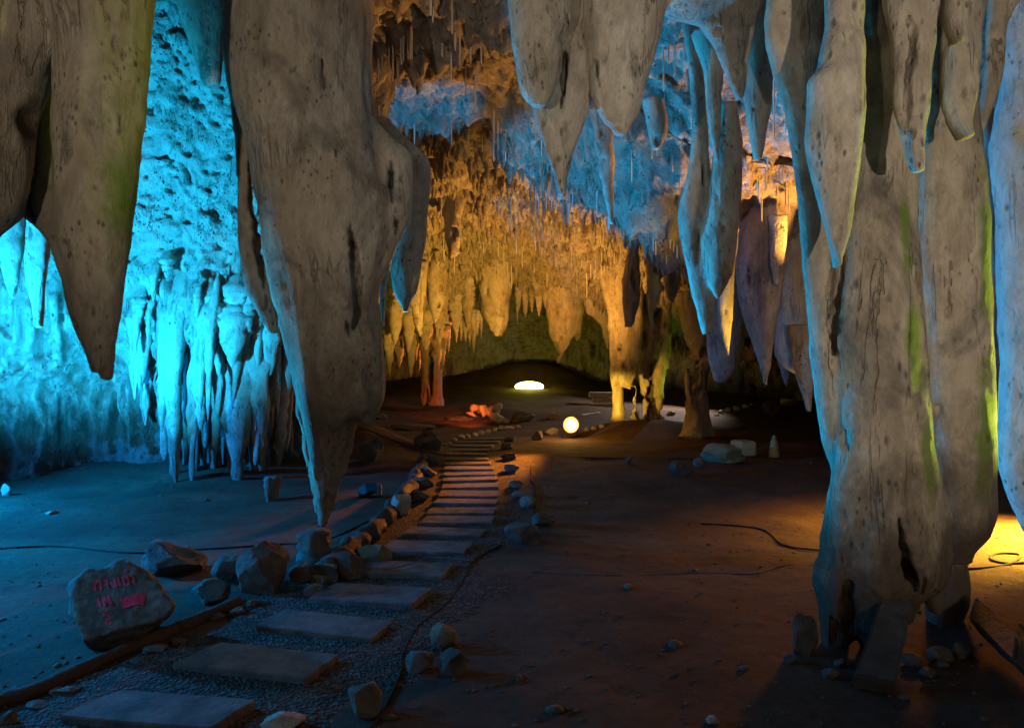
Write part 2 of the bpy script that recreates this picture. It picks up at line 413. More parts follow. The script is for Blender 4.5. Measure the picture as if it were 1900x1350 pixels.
def make_ceiling():
    fy = np.linspace(-6, 34, 401); fx = np.linspace(-400, 2300, 271)
    T = np.array([np.interp(fy, CY, CT[c]) for c in CX])           # px, y
    T = np.array([np.interp(fx, CX, T[:, j]) for j in range(len(fy))]).T
    ky = np.hanning(11); ky /= ky.sum(); kx = np.hanning(7); kx /= kx.sum()
    T = np.apply_along_axis(lambda r: np.convolve(np.pad(r, 5, mode='edge'), ky, 'valid'), 1, T)
    T = np.apply_along_axis(lambda r: np.convolve(np.pad(r, 3, mode='edge'), kx, 'valid'), 0, T)
    ys = np.concatenate([np.linspace(-6, 5.5, 60), np.linspace(5.6, 22.9, 560), np.linspace(23.1, 34, 70)])
    s = np.linspace(-1, 1, 620)
    Yg, Sg = np.meshgrid(ys, s, indexing='ij')
    w = np.clip(.78 * Yg + 1.5, 10, 22)
    Xg = np.where(Yg > 9, Sg * w, np.sign(Sg) * np.abs(Sg) ** 1.2 * w)
    PX = HX + F * Xg / np.maximum(Yg, 3)
    # bilinear table lookup
    a = np.clip((PX + 400) / 10, 0, 269.99); b = np.clip((Yg + 6) / .1, 0, 399.99)
    ia, ib = a.astype(int), b.astype(int); fa, fb = a - ia, b - ib
    Z = (T[ia, ib] * (1 - fa) * (1 - fb) + T[ia + 1, ib] * fa * (1 - fb) + T[ia, ib + 1] * (1 - fa) * fb + T[ia + 1, ib + 1] * fa * fb)
    P = np.stack([Xg, Yg, Z], -1).reshape(-1, 3)
    det = sstep(4, 7, Yg).ravel()
    d = .34 * fbm(P * np.array([.5, .5, .5]), 3)
    r1 = 1 - 2 * np.abs(fbm(P * np.array([1.3, 1.3, 1.0]) + 9, 3))
    d = d - (.07 + .10 * sstep(11, 13.5, Yg.ravel())) * np.clip(r1, -1, 1)
    n7 = fbm(P * np.array([4.2, 4.2, 2.6]) + 3, 4, .58)
    d = d - .085 * n7 - .03 * fbm(P * 11 + 2, 3, .6)
    drip = np.maximum(0, fbm(P * np.array([6, 6, .5]) + 31, 2) - .22)
    dz = -drip * (.14 + .34 * sstep(10.5, 13.5, Yg.ravel()))
    # surface normal of the smooth sheet
    gy = np.gradient(Z, axis=0) / np.gradient(Yg, axis=0); gx = np.gradient(Z, axis=1) / np.gradient(Xg, axis=1)
    N = np.stack([-gx, -gy, np.ones_like(Z)], -1).reshape(-1, 3)
    N /= np.linalg.norm(N, axis=1)[:, None]
    V = P + N * (d * (.25 + .75 * det))[:, None]
    V[:, 2] += dz * det
    # a rib of rock that crosses the roof behind the big column
    for (p0, p1, r, hgt) in [((-1.9, 8.8), (-.1, 7.4), .28, .42), ((-1.6, 10.8), (2.4, 10.6), .35, .28)]:
        p0 = np.array(p0); p1 = np.array(p1); ab = p1 - p0
        tt = np.clip(((V[:, :2] - p0) @ ab) / (ab @ ab), 0, 1)
        q = np.linalg.norm(V[:, :2] - (p0 + tt[:, None] * ab), axis=1)
        V[:, 2] -= hgt * np.exp(-(q / r) ** 2) * (1 + .8 * fbm(V * 3, 2))
    Q = grid_quads(*Yg.shape)
    tag(link('cave_ceiling', mesh_np('cave_ceiling', V, Q, M['ceil'])), None, None, kind='structure')
    return BVHTree.FromPolygons([Vector(v) for v in V], Q.tolist())
CE = make_ceiling()

# ------------------------------------------------------------------ walls
def catmull(P, n):
    P = np.array(P, float); out = []
    for i in range(len(P) - 1):
        p0 = P[max(i - 1, 0)]; p1 = P[i]; p2 = P[i + 1]; p3 = P[min(i + 2, len(P) - 1)]
        t = np.linspace(0, 1, n, endpoint=False)[:, None]
        out.append(.5 * ((2 * p1) + (-p0 + p2) * t + (2 * p0 - 5 * p1 + 4 * p2 - p3) * t ** 2 + (-p0 + 3 * p1 - 3 * p2 + p3) * t ** 3))
    out.append(P[-1:]); return np.concatenate(out)
def make_wall():
    curve = catmull([(-7.5, -6), (-8.4, 0), (-8.6, 5), (-7.9, 8.2), (-6.2, 9.5), (-4.6, 9.8), (-3.5, 10.2), (-3.25, 11.6), (-4.4, 13.6), (-6.2, 17), (-7.4, 21),
                     (-7, 26), (-4, 29.5), (1, 31), (6, 30), (10.5, 27), (11.5, 20), (9.5, 13), (7.2, 9), (7, 4), (7.6, -1), (7.5, -6)], 40)
    L = np.concatenate([[0], np.cumsum(np.linalg.norm(np.diff(curve, axis=0), axis=1))])
    # arc steps: fine on the part that is seen
    ss = [0.]
    while ss[-1] < L[-1]:
        x = np.interp(ss[-1], L, curve[:, 0]); y = np.interp(ss[-1], L, curve[:, 1])
        vis = x < -2.5 and 6 < y < 12.5
        ss.append(ss[-1] + (.028 if vis else (.09 if (y > 20 or x > 2) else .15)))
    ss = np.array(ss[:-1] + [L[-1]])
    cx = np.interp(ss, L, curve[:, 0]); cy = np.interp(ss, L, curve[:, 1])
    tx = np.gradient(cx); ty = np.gradient(cy); ll = np.hypot(tx, ty)
    nx, ny = ty / ll, -tx / ll                                    # into the cave
    zs = np.concatenate([np.linspace(-.4, 7.2, 250), np.linspace(7.3, 8.6, 8)])
    Sx, Zg = np.meshgrid(np.arange(len(ss)), zs, indexing='ij')
    X, Y = cx[Sx], cy[Sx]
    leftp = ((X < -2.2) & (Y < 14)).astype(float)
    bay = .32 * np.sin(ss * 2.1)[Sx] + .2 * np.sin(ss * 4.7 + 1)[Sx]
    prof = leftp * (.55 * sstep(1.1, 2.1, Zg) + .24 * np.maximum(Zg - 2, 0) + bay * .5 * (1 - sstep(2.2, 3.2, Zg))) + (1 - leftp) * .12 * Zg
    P = np.stack([X + nx[Sx] * prof, Y + ny[Sx] * prof, Zg], -1).reshape(-1, 3)
    zz = Zg.ravel(); lp = leftp.ravel()
    # slanting flow lines, vertical flutes near the foot, pits above
    sk = P @ np.array([[1, 0, .45], [0, 1, 0], [0, 0, 1.]]).T
    d = .11 * fbm(sk * np.array([.9, .9, .5]), 3)
    fl = 1 - 2 * np.abs(fbm(P * np.array([2.6, 2.6, .35]) + 4, 3))
    d = d + .34 * np.clip(fl, -1, 1) * (1 - sstep(2.0, 3.4, zz)) * sstep(.2, .9, zz)
    d = d + .045 * fbm(sk * np.array([3.5, 3.5, 1.2]) + 8, 4, .6)
    pits = fbm(P * np.array([8.5, 8.5, 6.5]) + 12, 3)
    d = d - .10 * np.maximum(0, pits - .16) * 2.2 * sstep(1.8, 3, zz)
    d = d + .03 * fbm(P * 7.5, 3, .6)
    d = d + .035 * (1 - 2 * np.abs(fbm(sk * np.array([5, 5, .9]) + 40, 3))) * sstep(1.6, 2.6, zz)
    d = d + .07 * fbm(P * np.array([5, 5, 3.]) + 60, 4, .6) * (1 - sstep(1.0, 2.0, zz))
    nn = np.stack([nx[Sx].ravel(), ny[Sx].ravel(), np.zeros(Sx.size)], 1)
    V = P + nn * d[:, None]
    Q = grid_quads(*Sx.shape)
    tag(link('cave_wall', mesh_np('cave_wall', V, Q, M['wall'])), None, None, kind='structure')
    return BVHTree.FromPolygons([Vector(v) for v in V], Q.tolist())
WA = make_wall()

def see(px, py, trees=(CE, WA)):
    """first roof or wall point on the line through a pixel"""
    o = Vector((0, 0, CAMZ)); d = Vector(((px - HX) / F, 1, -(py - HY) / F)).normalized()
    best = None
    for t_ in trees:
        h = t_.ray_cast(o, d)
        if h[0] and (best is None or h[3] < best[3]): best = h
    return np.array(best[0]) if best else None

# ------------------------------------------------------------------ flowstone bodies from lobes
def lobe(D, rows, depth=.8, dmin=.05, dmax=.45, tip=True, wob=0.):
    rows = sorted(rows)
    y = np.array([r[0] for r in rows], float); l = np.array([r[1] for r in rows], float); r_ = np.array([r[2] for r in rows], float)
    yd = np.linspace(y[0], y[-1], 220); ld = np.interp(yd, y, l); rd = np.interp(yd, y, r_)
    w_ = max(5, int(220 * 34 / (y[-1] - y[0])) | 1); w_ = min(w_, 61); kk = np.hanning(w_ + 2)[1:-1]; kk /= kk.sum(); pd = w_ // 2
    def sm_(v):
        vp = np.concatenate([2 * v[0] - v[pd:0:-1], v, 2 * v[-1] - v[-2:-pd - 2:-1]]); return np.convolve(vp, kk, 'valid')
    y, l, r_ = yd, sm_(ld), sm_(rd)
    z = CAMZ - (y - HY) / F * D
    return dict(z=z[::-1], cx=((l + r_) / 2 - HX)[::-1] / F * D, hw=((r_ - l) / 2)[::-1] / F * D, D=D, depth=depth, dmin=dmin, dmax=dmax, tip=tip)

def formation(name, lobes, mat, label, cat, h=None, k=.05, flute=.014, rough=.006, pits=20, cracks=(), pit_r=(.005, .013), group=None, foot=None, seed=0, ztop=None, streak=.22, lumps=0.):
    D = np.mean([L['D'] for L in lobes]); h = h or D * .0043
    r = np.random.default_rng(seed + 11)
    zb = min(L['z'][0] for L in lobes) - .06; zt = max(L['z'][-1] for L in lobes)
    x0 = min((L['cx'] - L['hw']).min() for L in lobes) - .12; x1 = max((L['cx'] + L['hw']).max() for L in lobes) + .12
    hd = [np.clip(L['hw'] * L['depth'], L['dmin'], L['dmax']) for L in lobes]
    y0 = min(L['D'] - q.max() for L, q in zip(lobes, hd)) - .12; y1 = max(L['D'] + q.max() for L, q in zip(lobes, hd)) + .12
    xs = np.arange(x0, x1, h, dtype=np.float32); ys = np.arange(y0, y1, h, dtype=np.float32); zs = np.arange(zb, zt, h, dtype=np.float32)
    f = None
    for L, q in zip(lobes, hd):
        cx = np.interp(zs, L['z'], L['cx']).astype(np.float32); hw = np.maximum(np.interp(zs, L['z'], L['hw']), .012).astype(np.float32)
        dd = np.maximum(np.interp(zs, L['z'], q), .012).astype(np.float32)
        dx = (xs[:, None, None] - cx) / hw; dy = (ys[None, :, None] - np.float32(L['D'])) / dd
        g = (np.sqrt(dx * dx + dy * dy) - 1) * np.minimum(hw, dd)
        below = (L['z'][0] - zs)
        g = np.where(below > 0, np.sqrt(np.maximum(g, 0) ** 2 + np.maximum(below, 0) ** 2) + np.minimum(g, 0) * 0 , np.maximum(g, below * 1.0))
        top = zs - L['z'][-1]; g = np.maximum(g, top)
        if f is None: f = g
        else:
            hh = np.maximum(k - np.abs(f - g), 0) / k
            f = np.minimum(f, g) - hh * hh * k * .25
    # pits and cracks
    def ell(c, rad):
        s = [slice(max(0, int((c[i] - rad[i] * 1.6 - a[0]) / h)), max(0, int((c[i] + rad[i] * 1.6 - a[0]) / h) + 2)) for i, a in enumerate((xs, ys, zs))]
        if any(q.start >= q.stop for q in s): return
        A, B, Cc = xs[s[0]], ys[s[1]], zs[s[2]]
        if not (len(A) and len(B) and len(Cc)): return
        dist = (np.sqrt(((A[:, None, None] - c[0]) / rad[0]) ** 2 + ((B[None, :, None] - c[1]) / rad[1]) ** 2 + ((Cc[None, None, :] - c[2]) / rad[2]) ** 2) - 1) * min(rad)
        f[s[0], s[1], s[2]] = np.maximum(f[s[0], s[1], s[2]], -dist)
    def front(x, z):
        ix = int(np.clip((x - xs[0]) / h, 0, len(xs) - 1)); iz = int(np.clip((z - zs[0]) / h, 0, len(zs) - 1))
        col = np.nonzero(f[ix, :, iz] < 0)[0]
        return ys[col[0]] if len(col) else None
    todo = []; npit = 0
    for _ in range(pits):
        L = lobes[r.integers(len(lobes))]; z = r.uniform(L['z'][0] + .05, max(L['z'][0] + .06, min(L['z'][-1], CAMZ + .6 * L['D'])))
        x = np.interp(z, L['z'], L['cx']) + r.uniform(-.75, .75) * np.interp(z, L['z'], L['hw'])
        y = front(x, z)
        if y is None: continue
        w = r.uniform(*pit_r)
        todo.append(((x, y, z), (w, w * 1.4, w * r.uniform(1.2, 5.0)))); npit = len(todo)
    for (pts, wpx, dep) in cracks:
        pts = np.array(pts, float); n = max(2, int(np.linalg.norm(np.diff(pts, axis=0), axis=1).sum() / 9))
        tt = np.linspace(0, len(pts) - 1, n)
        for u in tt:
            px = np.interp(u, range(len(pts)), pts[:, 0]) + r.normal() * wpx * .15; py = np.interp(u, range(len(pts)), pts[:, 1])
            c = at(px, py, lobes[0]['D']); y = front(c[0], c[2])
            if y is None: continue
            c = at(px, py, y); e = math.sin(math.pi * min(.95, max(.08, u / (len(pts) - 1)))) * r.uniform(.7, 1.2)
            w = wpx / F * y * .62 * e
            todo.append(((c[0], y, c[2]), (max(w, .006), dep, max(w * 1.6, 12 / F * y))))
    for c, rad in todo: ell(c, rad)
    band = np.abs(f) < .16
    I = np.argwhere(band)
    P = np.stack([xs[I[:, 0]], ys[I[:, 1]], zs[I[:, 2]]], 1) + np.float32(seed * 3.7)
    d = flute * fbm(P * np.array([3.2, 3.2, 3.2 * streak]), 3) + rough * fbm(P * np.array([9, 9, 5.5]), 3, .6)
    d = d + .5 * flute * fbm(P * np.array([7, 7, 7 * streak]) + 7, 2) + 0.10 * flute * (1 - 2 * np.abs(fbm(P * np.array([8.5, 8.5, .55]) + 19, 2)))
    if lumps: d = d + lumps * fbm(P * np.array([13, 13, 4.]), 3, .6)
    f[band] += d.astype(f.dtype)
    V, Q = surface_nets(f, (xs[0], ys[0], zs[0]), h)
    c = np.array([V[:, 0].mean(), V[:, 1].mean(), V[:, 2].min()])
    me = mesh_np(name, V - c, Q, M[mat])
    cavity_shade = np.zeros(len(V), np.float32)  # painted shade per vertex around each carved crack and pit
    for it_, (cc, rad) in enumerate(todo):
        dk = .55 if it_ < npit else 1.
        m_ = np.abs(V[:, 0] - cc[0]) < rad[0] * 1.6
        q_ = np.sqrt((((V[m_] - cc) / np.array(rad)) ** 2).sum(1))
        cavity_shade[m_] = np.maximum(cavity_shade[m_], dk * (1 - sstep(.8, 1.4, q_)))
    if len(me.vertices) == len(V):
        me.attributes.new('cavity_shade', 'FLOAT', 'POINT').data.foreach_set('value', cavity_shade)
    o = link(name, me, c)
    return tag(o, label, cat, group)

S_ = 'stalactite'
# left hanging mass
formation(S_, [lobe(4.5, [(-130, -110, 130), (50, -110, 114), (100, -110, 100), (150, -110, 84), (200, -110, 68), (250, -110, 60), (350, -110, 50), (400, -105, 36), (440, -100, -8), (500, -90, -40)], .7, dmax=.35),
               lobe(4.5, [(-130, 40, 300), (0, 85, 281), (60, 104, 275), (100, 107, 273), (150, 105, 267), (200, 103, 264), (250, 100, 257), (300, 100, 253), (350, 101, 249), (400, 104, 243), (450, 112, 237), (500, 125, 231), (550, 136, 225), (600, 150, 219), (650, 163, 215), (690, 180, 212), (706, 193, 207)], .75, dmax=.32),
               lobe(4.84, [(-130, 20, 150), (100, 40, 135), (300, 15, 125), (350, 15, 128), (392, 22, 130), (415, 62, 137), (450, 93, 148), (500, 108, 160), (550, 124, 168), (600, 138, 176), (650, 156, 186), (690, 172, 192)], .5, dmax=.12),
               lobe(4.6, [(-160, -120, 310), (-100, -120, 300), (20, -60, 200), (70, -20, 110)], .6, dmax=.4)],
          'left', 'broad grey-brown stalactite with moss, painted green light and a dark slot, before the cyan wall', S_, k=.03, seed=1, pits=40,
          cracks=[([(105, 95), (90, 160), (70, 210), (62, 280), (58, 400)], 26, .16), ([(212, 215), (215, 262)], 9, .06), ([(213, 105), (212, 118)], 9, .05), ([(192, 20), (205, 90), (200, 140)], 3, .03)])
# small cyan stalactites under it
formation(S_, [lobe(6.3, [(330, -60, 46), (420, 0, 45), (470, 2, 42), (520, 8, 36), (555, 19, 26)], .8)], 'drape', 'short blunt cyan-lit stalactite under the broad mossy one, at the frame edge', S_, seed=2, pits=4, h=.022)
formation(S_, [lobe(6.4, [(340, 40, 110), (415, 44, 92), (470, 45, 90), (530, 52, 84), (580, 62, 79), (608, 69, 75)], .8)], 'drape', 'smooth long cyan-lit stalactite in the arch under the broad mossy one', S_, seed=3, pits=3, h=.022)

# the central hanging column
main = [(-140, 395, 705), (0, 412, 690), (60, 416, 690), (120, 419, 688), (160, 424, 688), (200, 437, 690), (260, 455, 703), (300, 463, 714), (350, 475, 722), (400, 487, 730), (450, 491, 728), (500, 499, 713), (550, 508, 703), (600, 518, 702), (650, 528, 706), (700, 540, 708), (740, 548, 700), (770, 553, 680), (800, 560, 640), (840, 570, 625), (880, 578, 620)]
formation('hanging_column', [lobe(6.0, main, .72, dmax=.5),
               lobe(5.9, [(600, 640, 705), (650, 636, 711), (700, 636, 715), (740, 640, 713), (770, 660, 703), (792, 678, 694)], .9, dmax=.25),
               lobe(6.0, [(225, 690, 700), (250, 688, 722), (275, 688, 757), (290, 688, 764), (330, 690, 764), (380, 692, 764), (415, 692, 758), (445, 698, 742), (480, 700, 724), (510, 700, 710)], .8, dmax=.22),
               lobe(6.2, [(-140, 400, 450), (180, 424, 452), (250, 434, 470), (350, 439, 482), (450, 442, 497), (500, 447, 503), (550, 459, 510), (590, 480, 516), (618, 500, 516)], .7, dmax=.14)],
          'column', 'huge pale grey hanging column with black pits, its pointed foot nearly reaching the floor', 'stalactite', k=.06, seed=4, pits=60, flute=.022, streak=.13,
          cracks=[([(462, 300), (470, 370), (484, 430), (482, 480), (498, 560)], 13, .14), ([(648, 425), (655, 470), (660, 530), (658, 590)], 13, .12), ([(596, 120), (597, 152)], 9, .08), ([(640, 600), (644, 612)], 8, .06), ([(620, 285), (623, 310)], 7, .05),
                  ([(725, 300), (726, 365)], 9, .07), ([(733, 398), (734, 430)], 7, .06), ([(464, 152), (464, 232)], 3, .03), ([(690, 440), (715, 450)], 4, .04)])
formation('stalactite', [lobe(6.05, [(730, 550, 700), (770, 553, 672), (800, 559, 660), (840, 566, 650), (880, 574, 641), (920, 583, 628), (950, 588, 617), (972, 592, 609)], .75, dmax=.25)],
          'root', 'fibrous brown pointed tip under the huge hanging column, one edge lit blue', S_, seed=5, k=.04, flute=.012, rough=.010, pits=6, streak=.1, lumps=.016, h=.014)
formation(S_, [lobe(6.9, [(215, 690, 722), (240, 702, 740), (265, 722, 765), (290, 742, 792), (305, 750, 799), (350, 752, 796), (400, 748, 793), (450, 738, 790), (500, 723, 784), (540, 730, 776), (562, 742, 762), (578, 750, 756)], .7, dmax=.25)],
          'near', 'slate-coloured stalactite tucked behind the huge hanging column, blue along one edge', S_, seed=6, pits=0)
formation(S_, [lobe(7.2, [(420, 704, 730), (500, 703, 722), (560, 706, 716), (605, 709, 713)], .7)], 'near', 'thin blue-edged stalactite sliver squeezed behind the huge hanging column', S_, seed=7, pits=2, h=.02)
formation(S_, [lobe(7.4, [(-120, 300, 430), (0, 325, 425), (60, 345, 420), (110, 362, 416), (140, 372, 413), (158, 378, 412)], .6)], 'near', 'dark blunt stalactite high against the cyan wall beside the huge column', S_, seed=8, pits=4)

# upper middle cluster
formation('stalactite_cluster', [lobe(4.85, [(-150, 930, 1065), (0, 942, 1062), (60, 947, 1060), (100, 951, 1045), (150, 961, 1038), (180, 971, 1028), (199, 986, 1012)], .75),
               lobe(5.15, [(-150, 960, 1130), (0, 1000, 1120), (100, 985, 1118), (150, 978, 1110), (200, 986, 1098), (240, 1000, 1084), (280, 1014, 1062), (320, 1026, 1054), (345, 1034, 1048), (364, 1041, 1045)], .6, dmax=.2),
               lobe(5.0, [(-150, 1060, 1300), (0, 1082, 1240), (60, 1078, 1225), (100, 1086, 1214), (150, 1094, 1204), (200, 1103, 1192), (230, 1122, 1175), (252, 1142, 1162)], .62),
               lobe(5.1, [(-150, 1180, 1440), (-20, 1200, 1420), (15, 1215, 1412), (35, 1290, 1410), (80, 1318, 1399), (120, 1336, 1392), (160, 1354, 1386), (186, 1368, 1378)], .6)],
          'near', 'cluster of four fused cream stalactites, one of them ending in a long spike', S_, k=.035, seed=9, pits=34,
          cracks=[([(1050, 40), (1050, 110), (1044, 190)], 10, .05), ([(1105, 115), (1112, 165)], 6, .06)])
# right of the arch
formation(S_, [lobe(6.0, [(-80, 1365, 1450), (0, 1378, 1442), (100, 1380, 1438), (200, 1382, 1430), (250, 1388, 1420), (298, 1400, 1412)], .8)], 'near', 'plain brown stalactite hanging between the fused cluster and the thick pillar', S_, seed=10, pits=6)
formation(S_, [lobe(6.4, [(60, 1280, 1350), (130, 1306, 1344), (200, 1310, 1341), (250, 1317, 1338), (302, 1328, 1334)], .8)], 'near', 'slim blue-faced stalactite with an orange edge, behind the fused cluster', S_, seed=11, pits=4, h=.02)
formation('stalactite', [lobe(6.75, [(40, 1262, 1300), (100, 1272, 1306), (200, 1284, 1312), (300, 1278, 1318), (400, 1258, 1320), (450, 1264, 1322), (500, 1274, 1325), (550, 1285, 1327), (600, 1298, 1325), (619, 1304, 1320)], .8, dmax=.25),
               lobe(6.6, [(190, 1334, 1366), (225, 1332, 1370), (260, 1326, 1377), (350, 1316, 1375), (450, 1308, 1368), (500, 1312, 1362), (540, 1320, 1346), (558, 1328, 1334)], .8, dmax=.25)],
          'near', 'long twin stalactite with bright blue faces, its two blunt tips side by side', S_, seed=12, pits=16, k=.05,
          cracks=[([(1298, 440), (1299, 465)], 6, .04), ([(1304, 310), (1306, 330)], 7, .04)])
formation(S_, [lobe(9.0, [(420, 1330, 1372), (510, 1328, 1362), (560, 1330, 1360), (600, 1334, 1357), (640, 1342, 1354), (662, 1347, 1352)], .7)], 'mid', 'glowing yellow stalactite just behind the blue twin stalactite', S_, seed=13, pits=3, h=.026)
formation(S_, [lobe(9.8, [(380, 1380, 1480), (420, 1366, 1470), (470, 1362, 1460), (550, 1370, 1448), (600, 1381, 1440), (650, 1398, 1434), (690, 1412, 1429), (719, 1420, 1424)], .7, dmax=.3)],
          'near', 'brown spearhead stalactite with a blue edge, between the twin and the thick pillar', S_, seed=14, pits=12, cracks=[([(1388, 505), (1390, 520)], 7, .06)])
formation(S_, [lobe(9.4, [(400, 1425, 1462), (450, 1428, 1459), (490, 1430, 1454), (528, 1436, 1442)], .8)], 'near', 'small rounded stalactite bud on the side of the brown spearhead one', S_, seed=15, pits=2, h=.02)
formation(S_, [lobe(8.6, [(200, 1088, 1150), (240, 1099, 1142), (300, 1108, 1141), (350, 1118, 1140), (390, 1126, 1138), (417, 1131, 1136)], .6)], 'near', 'ragged stalactite with a green stripe, below the dip of the fused cluster', S_, seed=16, pits=6, lumps=.02)
formation(S_, [lobe(8.3, [(180, 1190, 1230), (230, 1200, 1240), (255, 1205, 1238), (278, 1210, 1224)], .7)], 'near', 'short hooked stalactite with an amber underside inside the blue alcove', S_, seed=17, pits=2)
formation('rock_pendant', [lobe(12.0, [(430, 1290, 1400), (520, 1300, 1388), (600, 1308, 1384), (650, 1312, 1380), (690, 1318, 1366), (710, 1326, 1346)], .6)], 'mid', 'wide brown rock pendant behind the twin stalactite, its ragged bottom edge over the dark passage', 'rock formation', seed=18, h=.045, pits=8)
formation('rock_pendant', [lobe(10.4, [(380, 1462, 1560), (430, 1450, 1560), (500, 1445, 1560), (600, 1440, 1560), (660, 1436, 1560), (688, 1462, 1550), (700, 1490, 1530)], .5, dmax=.5)], 'mid', 'big shadowed brown rock pendant between the spearhead stalactite and the thick pillar', 'rock formation', seed=19, h=.04, pits=10)
formation(S_, [lobe(11.5, [(600, 1430, 1485), (655, 1440, 1476), (680, 1446, 1472), (716, 1456, 1461)], .6)], 'mid', 'small diamond-shaped yellow-green stalactite tip over the dark passage', S_, seed=20, h=.035, pits=2)
formation(S_, [lobe(10.0, [(600, 1462, 1530), (670, 1470, 1522), (710, 1480, 1512), (740, 1490, 1508), (764, 1496, 1506)], .7)], 'mid', 'stalactite beside the thick pillar with a glowing yellow patch at its tip', S_, seed=21, h=.035, pits=2)

# thick right pillar
formation('pillar', [
    lobe(3.95, [(-130, 1400, 1500), (0, 1425, 1480), (30, 1418, 1476), (80, 1420, 1477), (120, 1432, 1480), (150, 1440, 1476), (178, 1451, 1460)], .9),
    lobe(3.9, [(-130, 1470, 1560), (100, 1470, 1520), (170, 1452, 1502), (220, 1462, 1508), (250, 1468, 1510), (300, 1475, 1516), (350, 1480, 1520), (400, 1485, 1540), (450, 1489, 1553), (530, 1494, 1556), (600, 1498, 1558), (660, 1502, 1562), (733, 1511, 1570), (790, 1518, 1580), (830, 1528, 1590), (870, 1545, 1600)], .95, dmax=.2),
    lobe(3.8, [(-130, 1540, 1760), (0, 1560, 1740), (200, 1580, 1715), (300, 1588, 1702), (400, 1570, 1704), (500, 1560, 1712), (600, 1553, 1718), (700, 1554, 1727), (800, 1552, 1735), (850, 1546, 1742), (900, 1536, 1750), (960, 1528, 1762), (1030, 1519, 1760), (1080, 1512, 1750), (1110, 1519, 1706), (1150, 1530, 1690)], .62, dmax=.26),
    lobe(3.78, [(1050, 1512, 1610), (1110, 1518, 1600), (1165, 1518, 1588), (1220, 1521, 1562), (1254, 1532, 1546)], .9, dmax=.12),
    lobe(3.72, [(1050, 1570, 1670), (1110, 1578, 1660), (1170, 1588, 1648), (1206, 1600, 1628)], .7, dmax=.1),
    lobe(3.85, [(1020, 1690, 1765), (1080, 1700, 1753), (1110, 1714, 1748), (1136, 1728, 1741)], .8, dmax=.1),
    lobe(4.0, [(-130, 1680, 1860), (100, 1690, 1812), (250, 1692, 1815), (300, 1688, 1820), (400, 1682, 1826), (500, 1686, 1831), (660, 1698, 1834), (800, 1708, 1836), (900, 1722, 1839), (960, 1730, 1842), (990, 1736, 1832), (1016, 1750, 1812), (1040, 1756, 1800)], .75, dmax=.2),
    lobe(4.1, [(980, 1750, 1800), (1050, 1752, 1792), (1080, 1738, 1796), (1110, 1719, 1795), (1150, 1722, 1786), (1185, 1727, 1765), (1216, 1737, 1753)], .8, dmax=.14),
    lobe(3.62, [(805, 1534, 1566), (830, 1534, 1566), (860, 1540, 1560), (886, 1546, 1553)], .9)],
    'pillar', 'thick ribbed grey-brown pillar with blue and yellow-green edges, standing on crumbling dirty feet', 'pillar', k=.045, seed=22, pits=70, flute=.02, h=.0165, streak=.15,
    cracks=[([(1560, 470), (1562, 560), (1568, 640)], 18, .16), ([(1558, 690), (1566, 760), (1590, 830)], 7, .08), ([(1590, 530), (1582, 590)], 6, .06), ([(1664, 680), (1672, 695)], 8, .05), ([(1668, 970), (1676, 1040), (1690, 1090)], 14, .1),
            ([(1575, 1100), (1580, 1180)], 20, .1), ([(1640, 1120), (1640, 1170)], 18, .1)])
formation(S_, [lobe(3.5, [(-130, 1520, 1610), (0, 1533, 1602), (60, 1531, 1599), (130, 1520, 1602), (150, 1503, 1603), (200, 1507, 1603), (260, 1502, 1600), (330, 1512, 1592), (380, 1524, 1583), (430, 1535, 1578), (480, 1546, 1562), (499, 1550, 1555)], .85, dmax=.2)],
          'near', 'blade-like stalactite on the thick pillar, one face vivid blue and the other green', S_, seed=23, pits=8, flute=.02)
formation(S_, [lobe(3.35, [(-130, 1630, 1750), (0, 1642, 1738), (60, 1652, 1736), (120, 1655, 1732), (200, 1659, 1728), (240, 1668, 1722), (280, 1679, 1718), (312, 1688, 1716), (322, 1694, 1712)], .8, dmax=.16)],
          'near', 'pale stalactite with a long black slit and square broken tip, on the thick pillar', S_, seed=24, pits=8, flute=.015, cracks=[([(1698, 60), (1692, 110), (1690, 190)], 8, .06), ([(1685, 245), (1686, 262)], 5, .05)])
formation(S_, [lobe(3.55, [(-130, 1735, 1830), (0, 1748, 1815), (100, 1750, 1815), (150, 1750, 1813), (200, 1752, 1804), (235, 1766, 1796), (256, 1785, 1793)], .8)],
          'near', 'stubby stalactite with a pale blue broken facet, high on the thick pillar', S_, seed=25, pits=4)
formation(S_, [lobe(3.3, [(-130, 1745, 1790), (0, 1753, 1780), (50, 1757, 1779), (84, 1768, 1773)], .9)], 'near', 'little finger-like stalactite at the top of the thick pillar', S_, seed=26, pits=1)
formation(S_, [lobe(4.35, [(-140, 1810, 1925), (0, 1830, 1895), (60, 1826, 1866), (110, 1826, 1866), (160, 1822, 1858), (210, 1816, 1840), (262, 1804, 1816)], .6)], 'mid', 'curved mustard-yellow stone flap at the top of the thick pillar', S_, seed=27, pits=6)
formation('column', [lobe(5.1, [(-100, 1850, 2000), (150, 1862, 2000), (280, 1840, 1990), (400, 1852, 1985), (560, 1854, 1985), (680, 1861, 1980), (760, 1858, 1980), (840, 1853, 1970), (880, 1862, 1965), (930, 1878, 1955), (970, 1893, 1945), (1000, 1905, 1935), (1012, 1912, 1928)], .7, dmax=.25)],
          'pale', 'smooth pinkish-white stone column at the frame edge beyond the thick pillar', 'column', seed=28, pits=14, streak=.12)
formation(S_, [lobe(6.6, [(200, 1815, 1850), (280, 1822, 1850), (400, 1826, 1853), (500, 1830, 1857), (550, 1832, 1850), (583, 1837, 1842)], .8)], 'mid', 'orange-lit stalactite in the gap between the thick pillar and the pale column', S_, seed=29, pits=2)

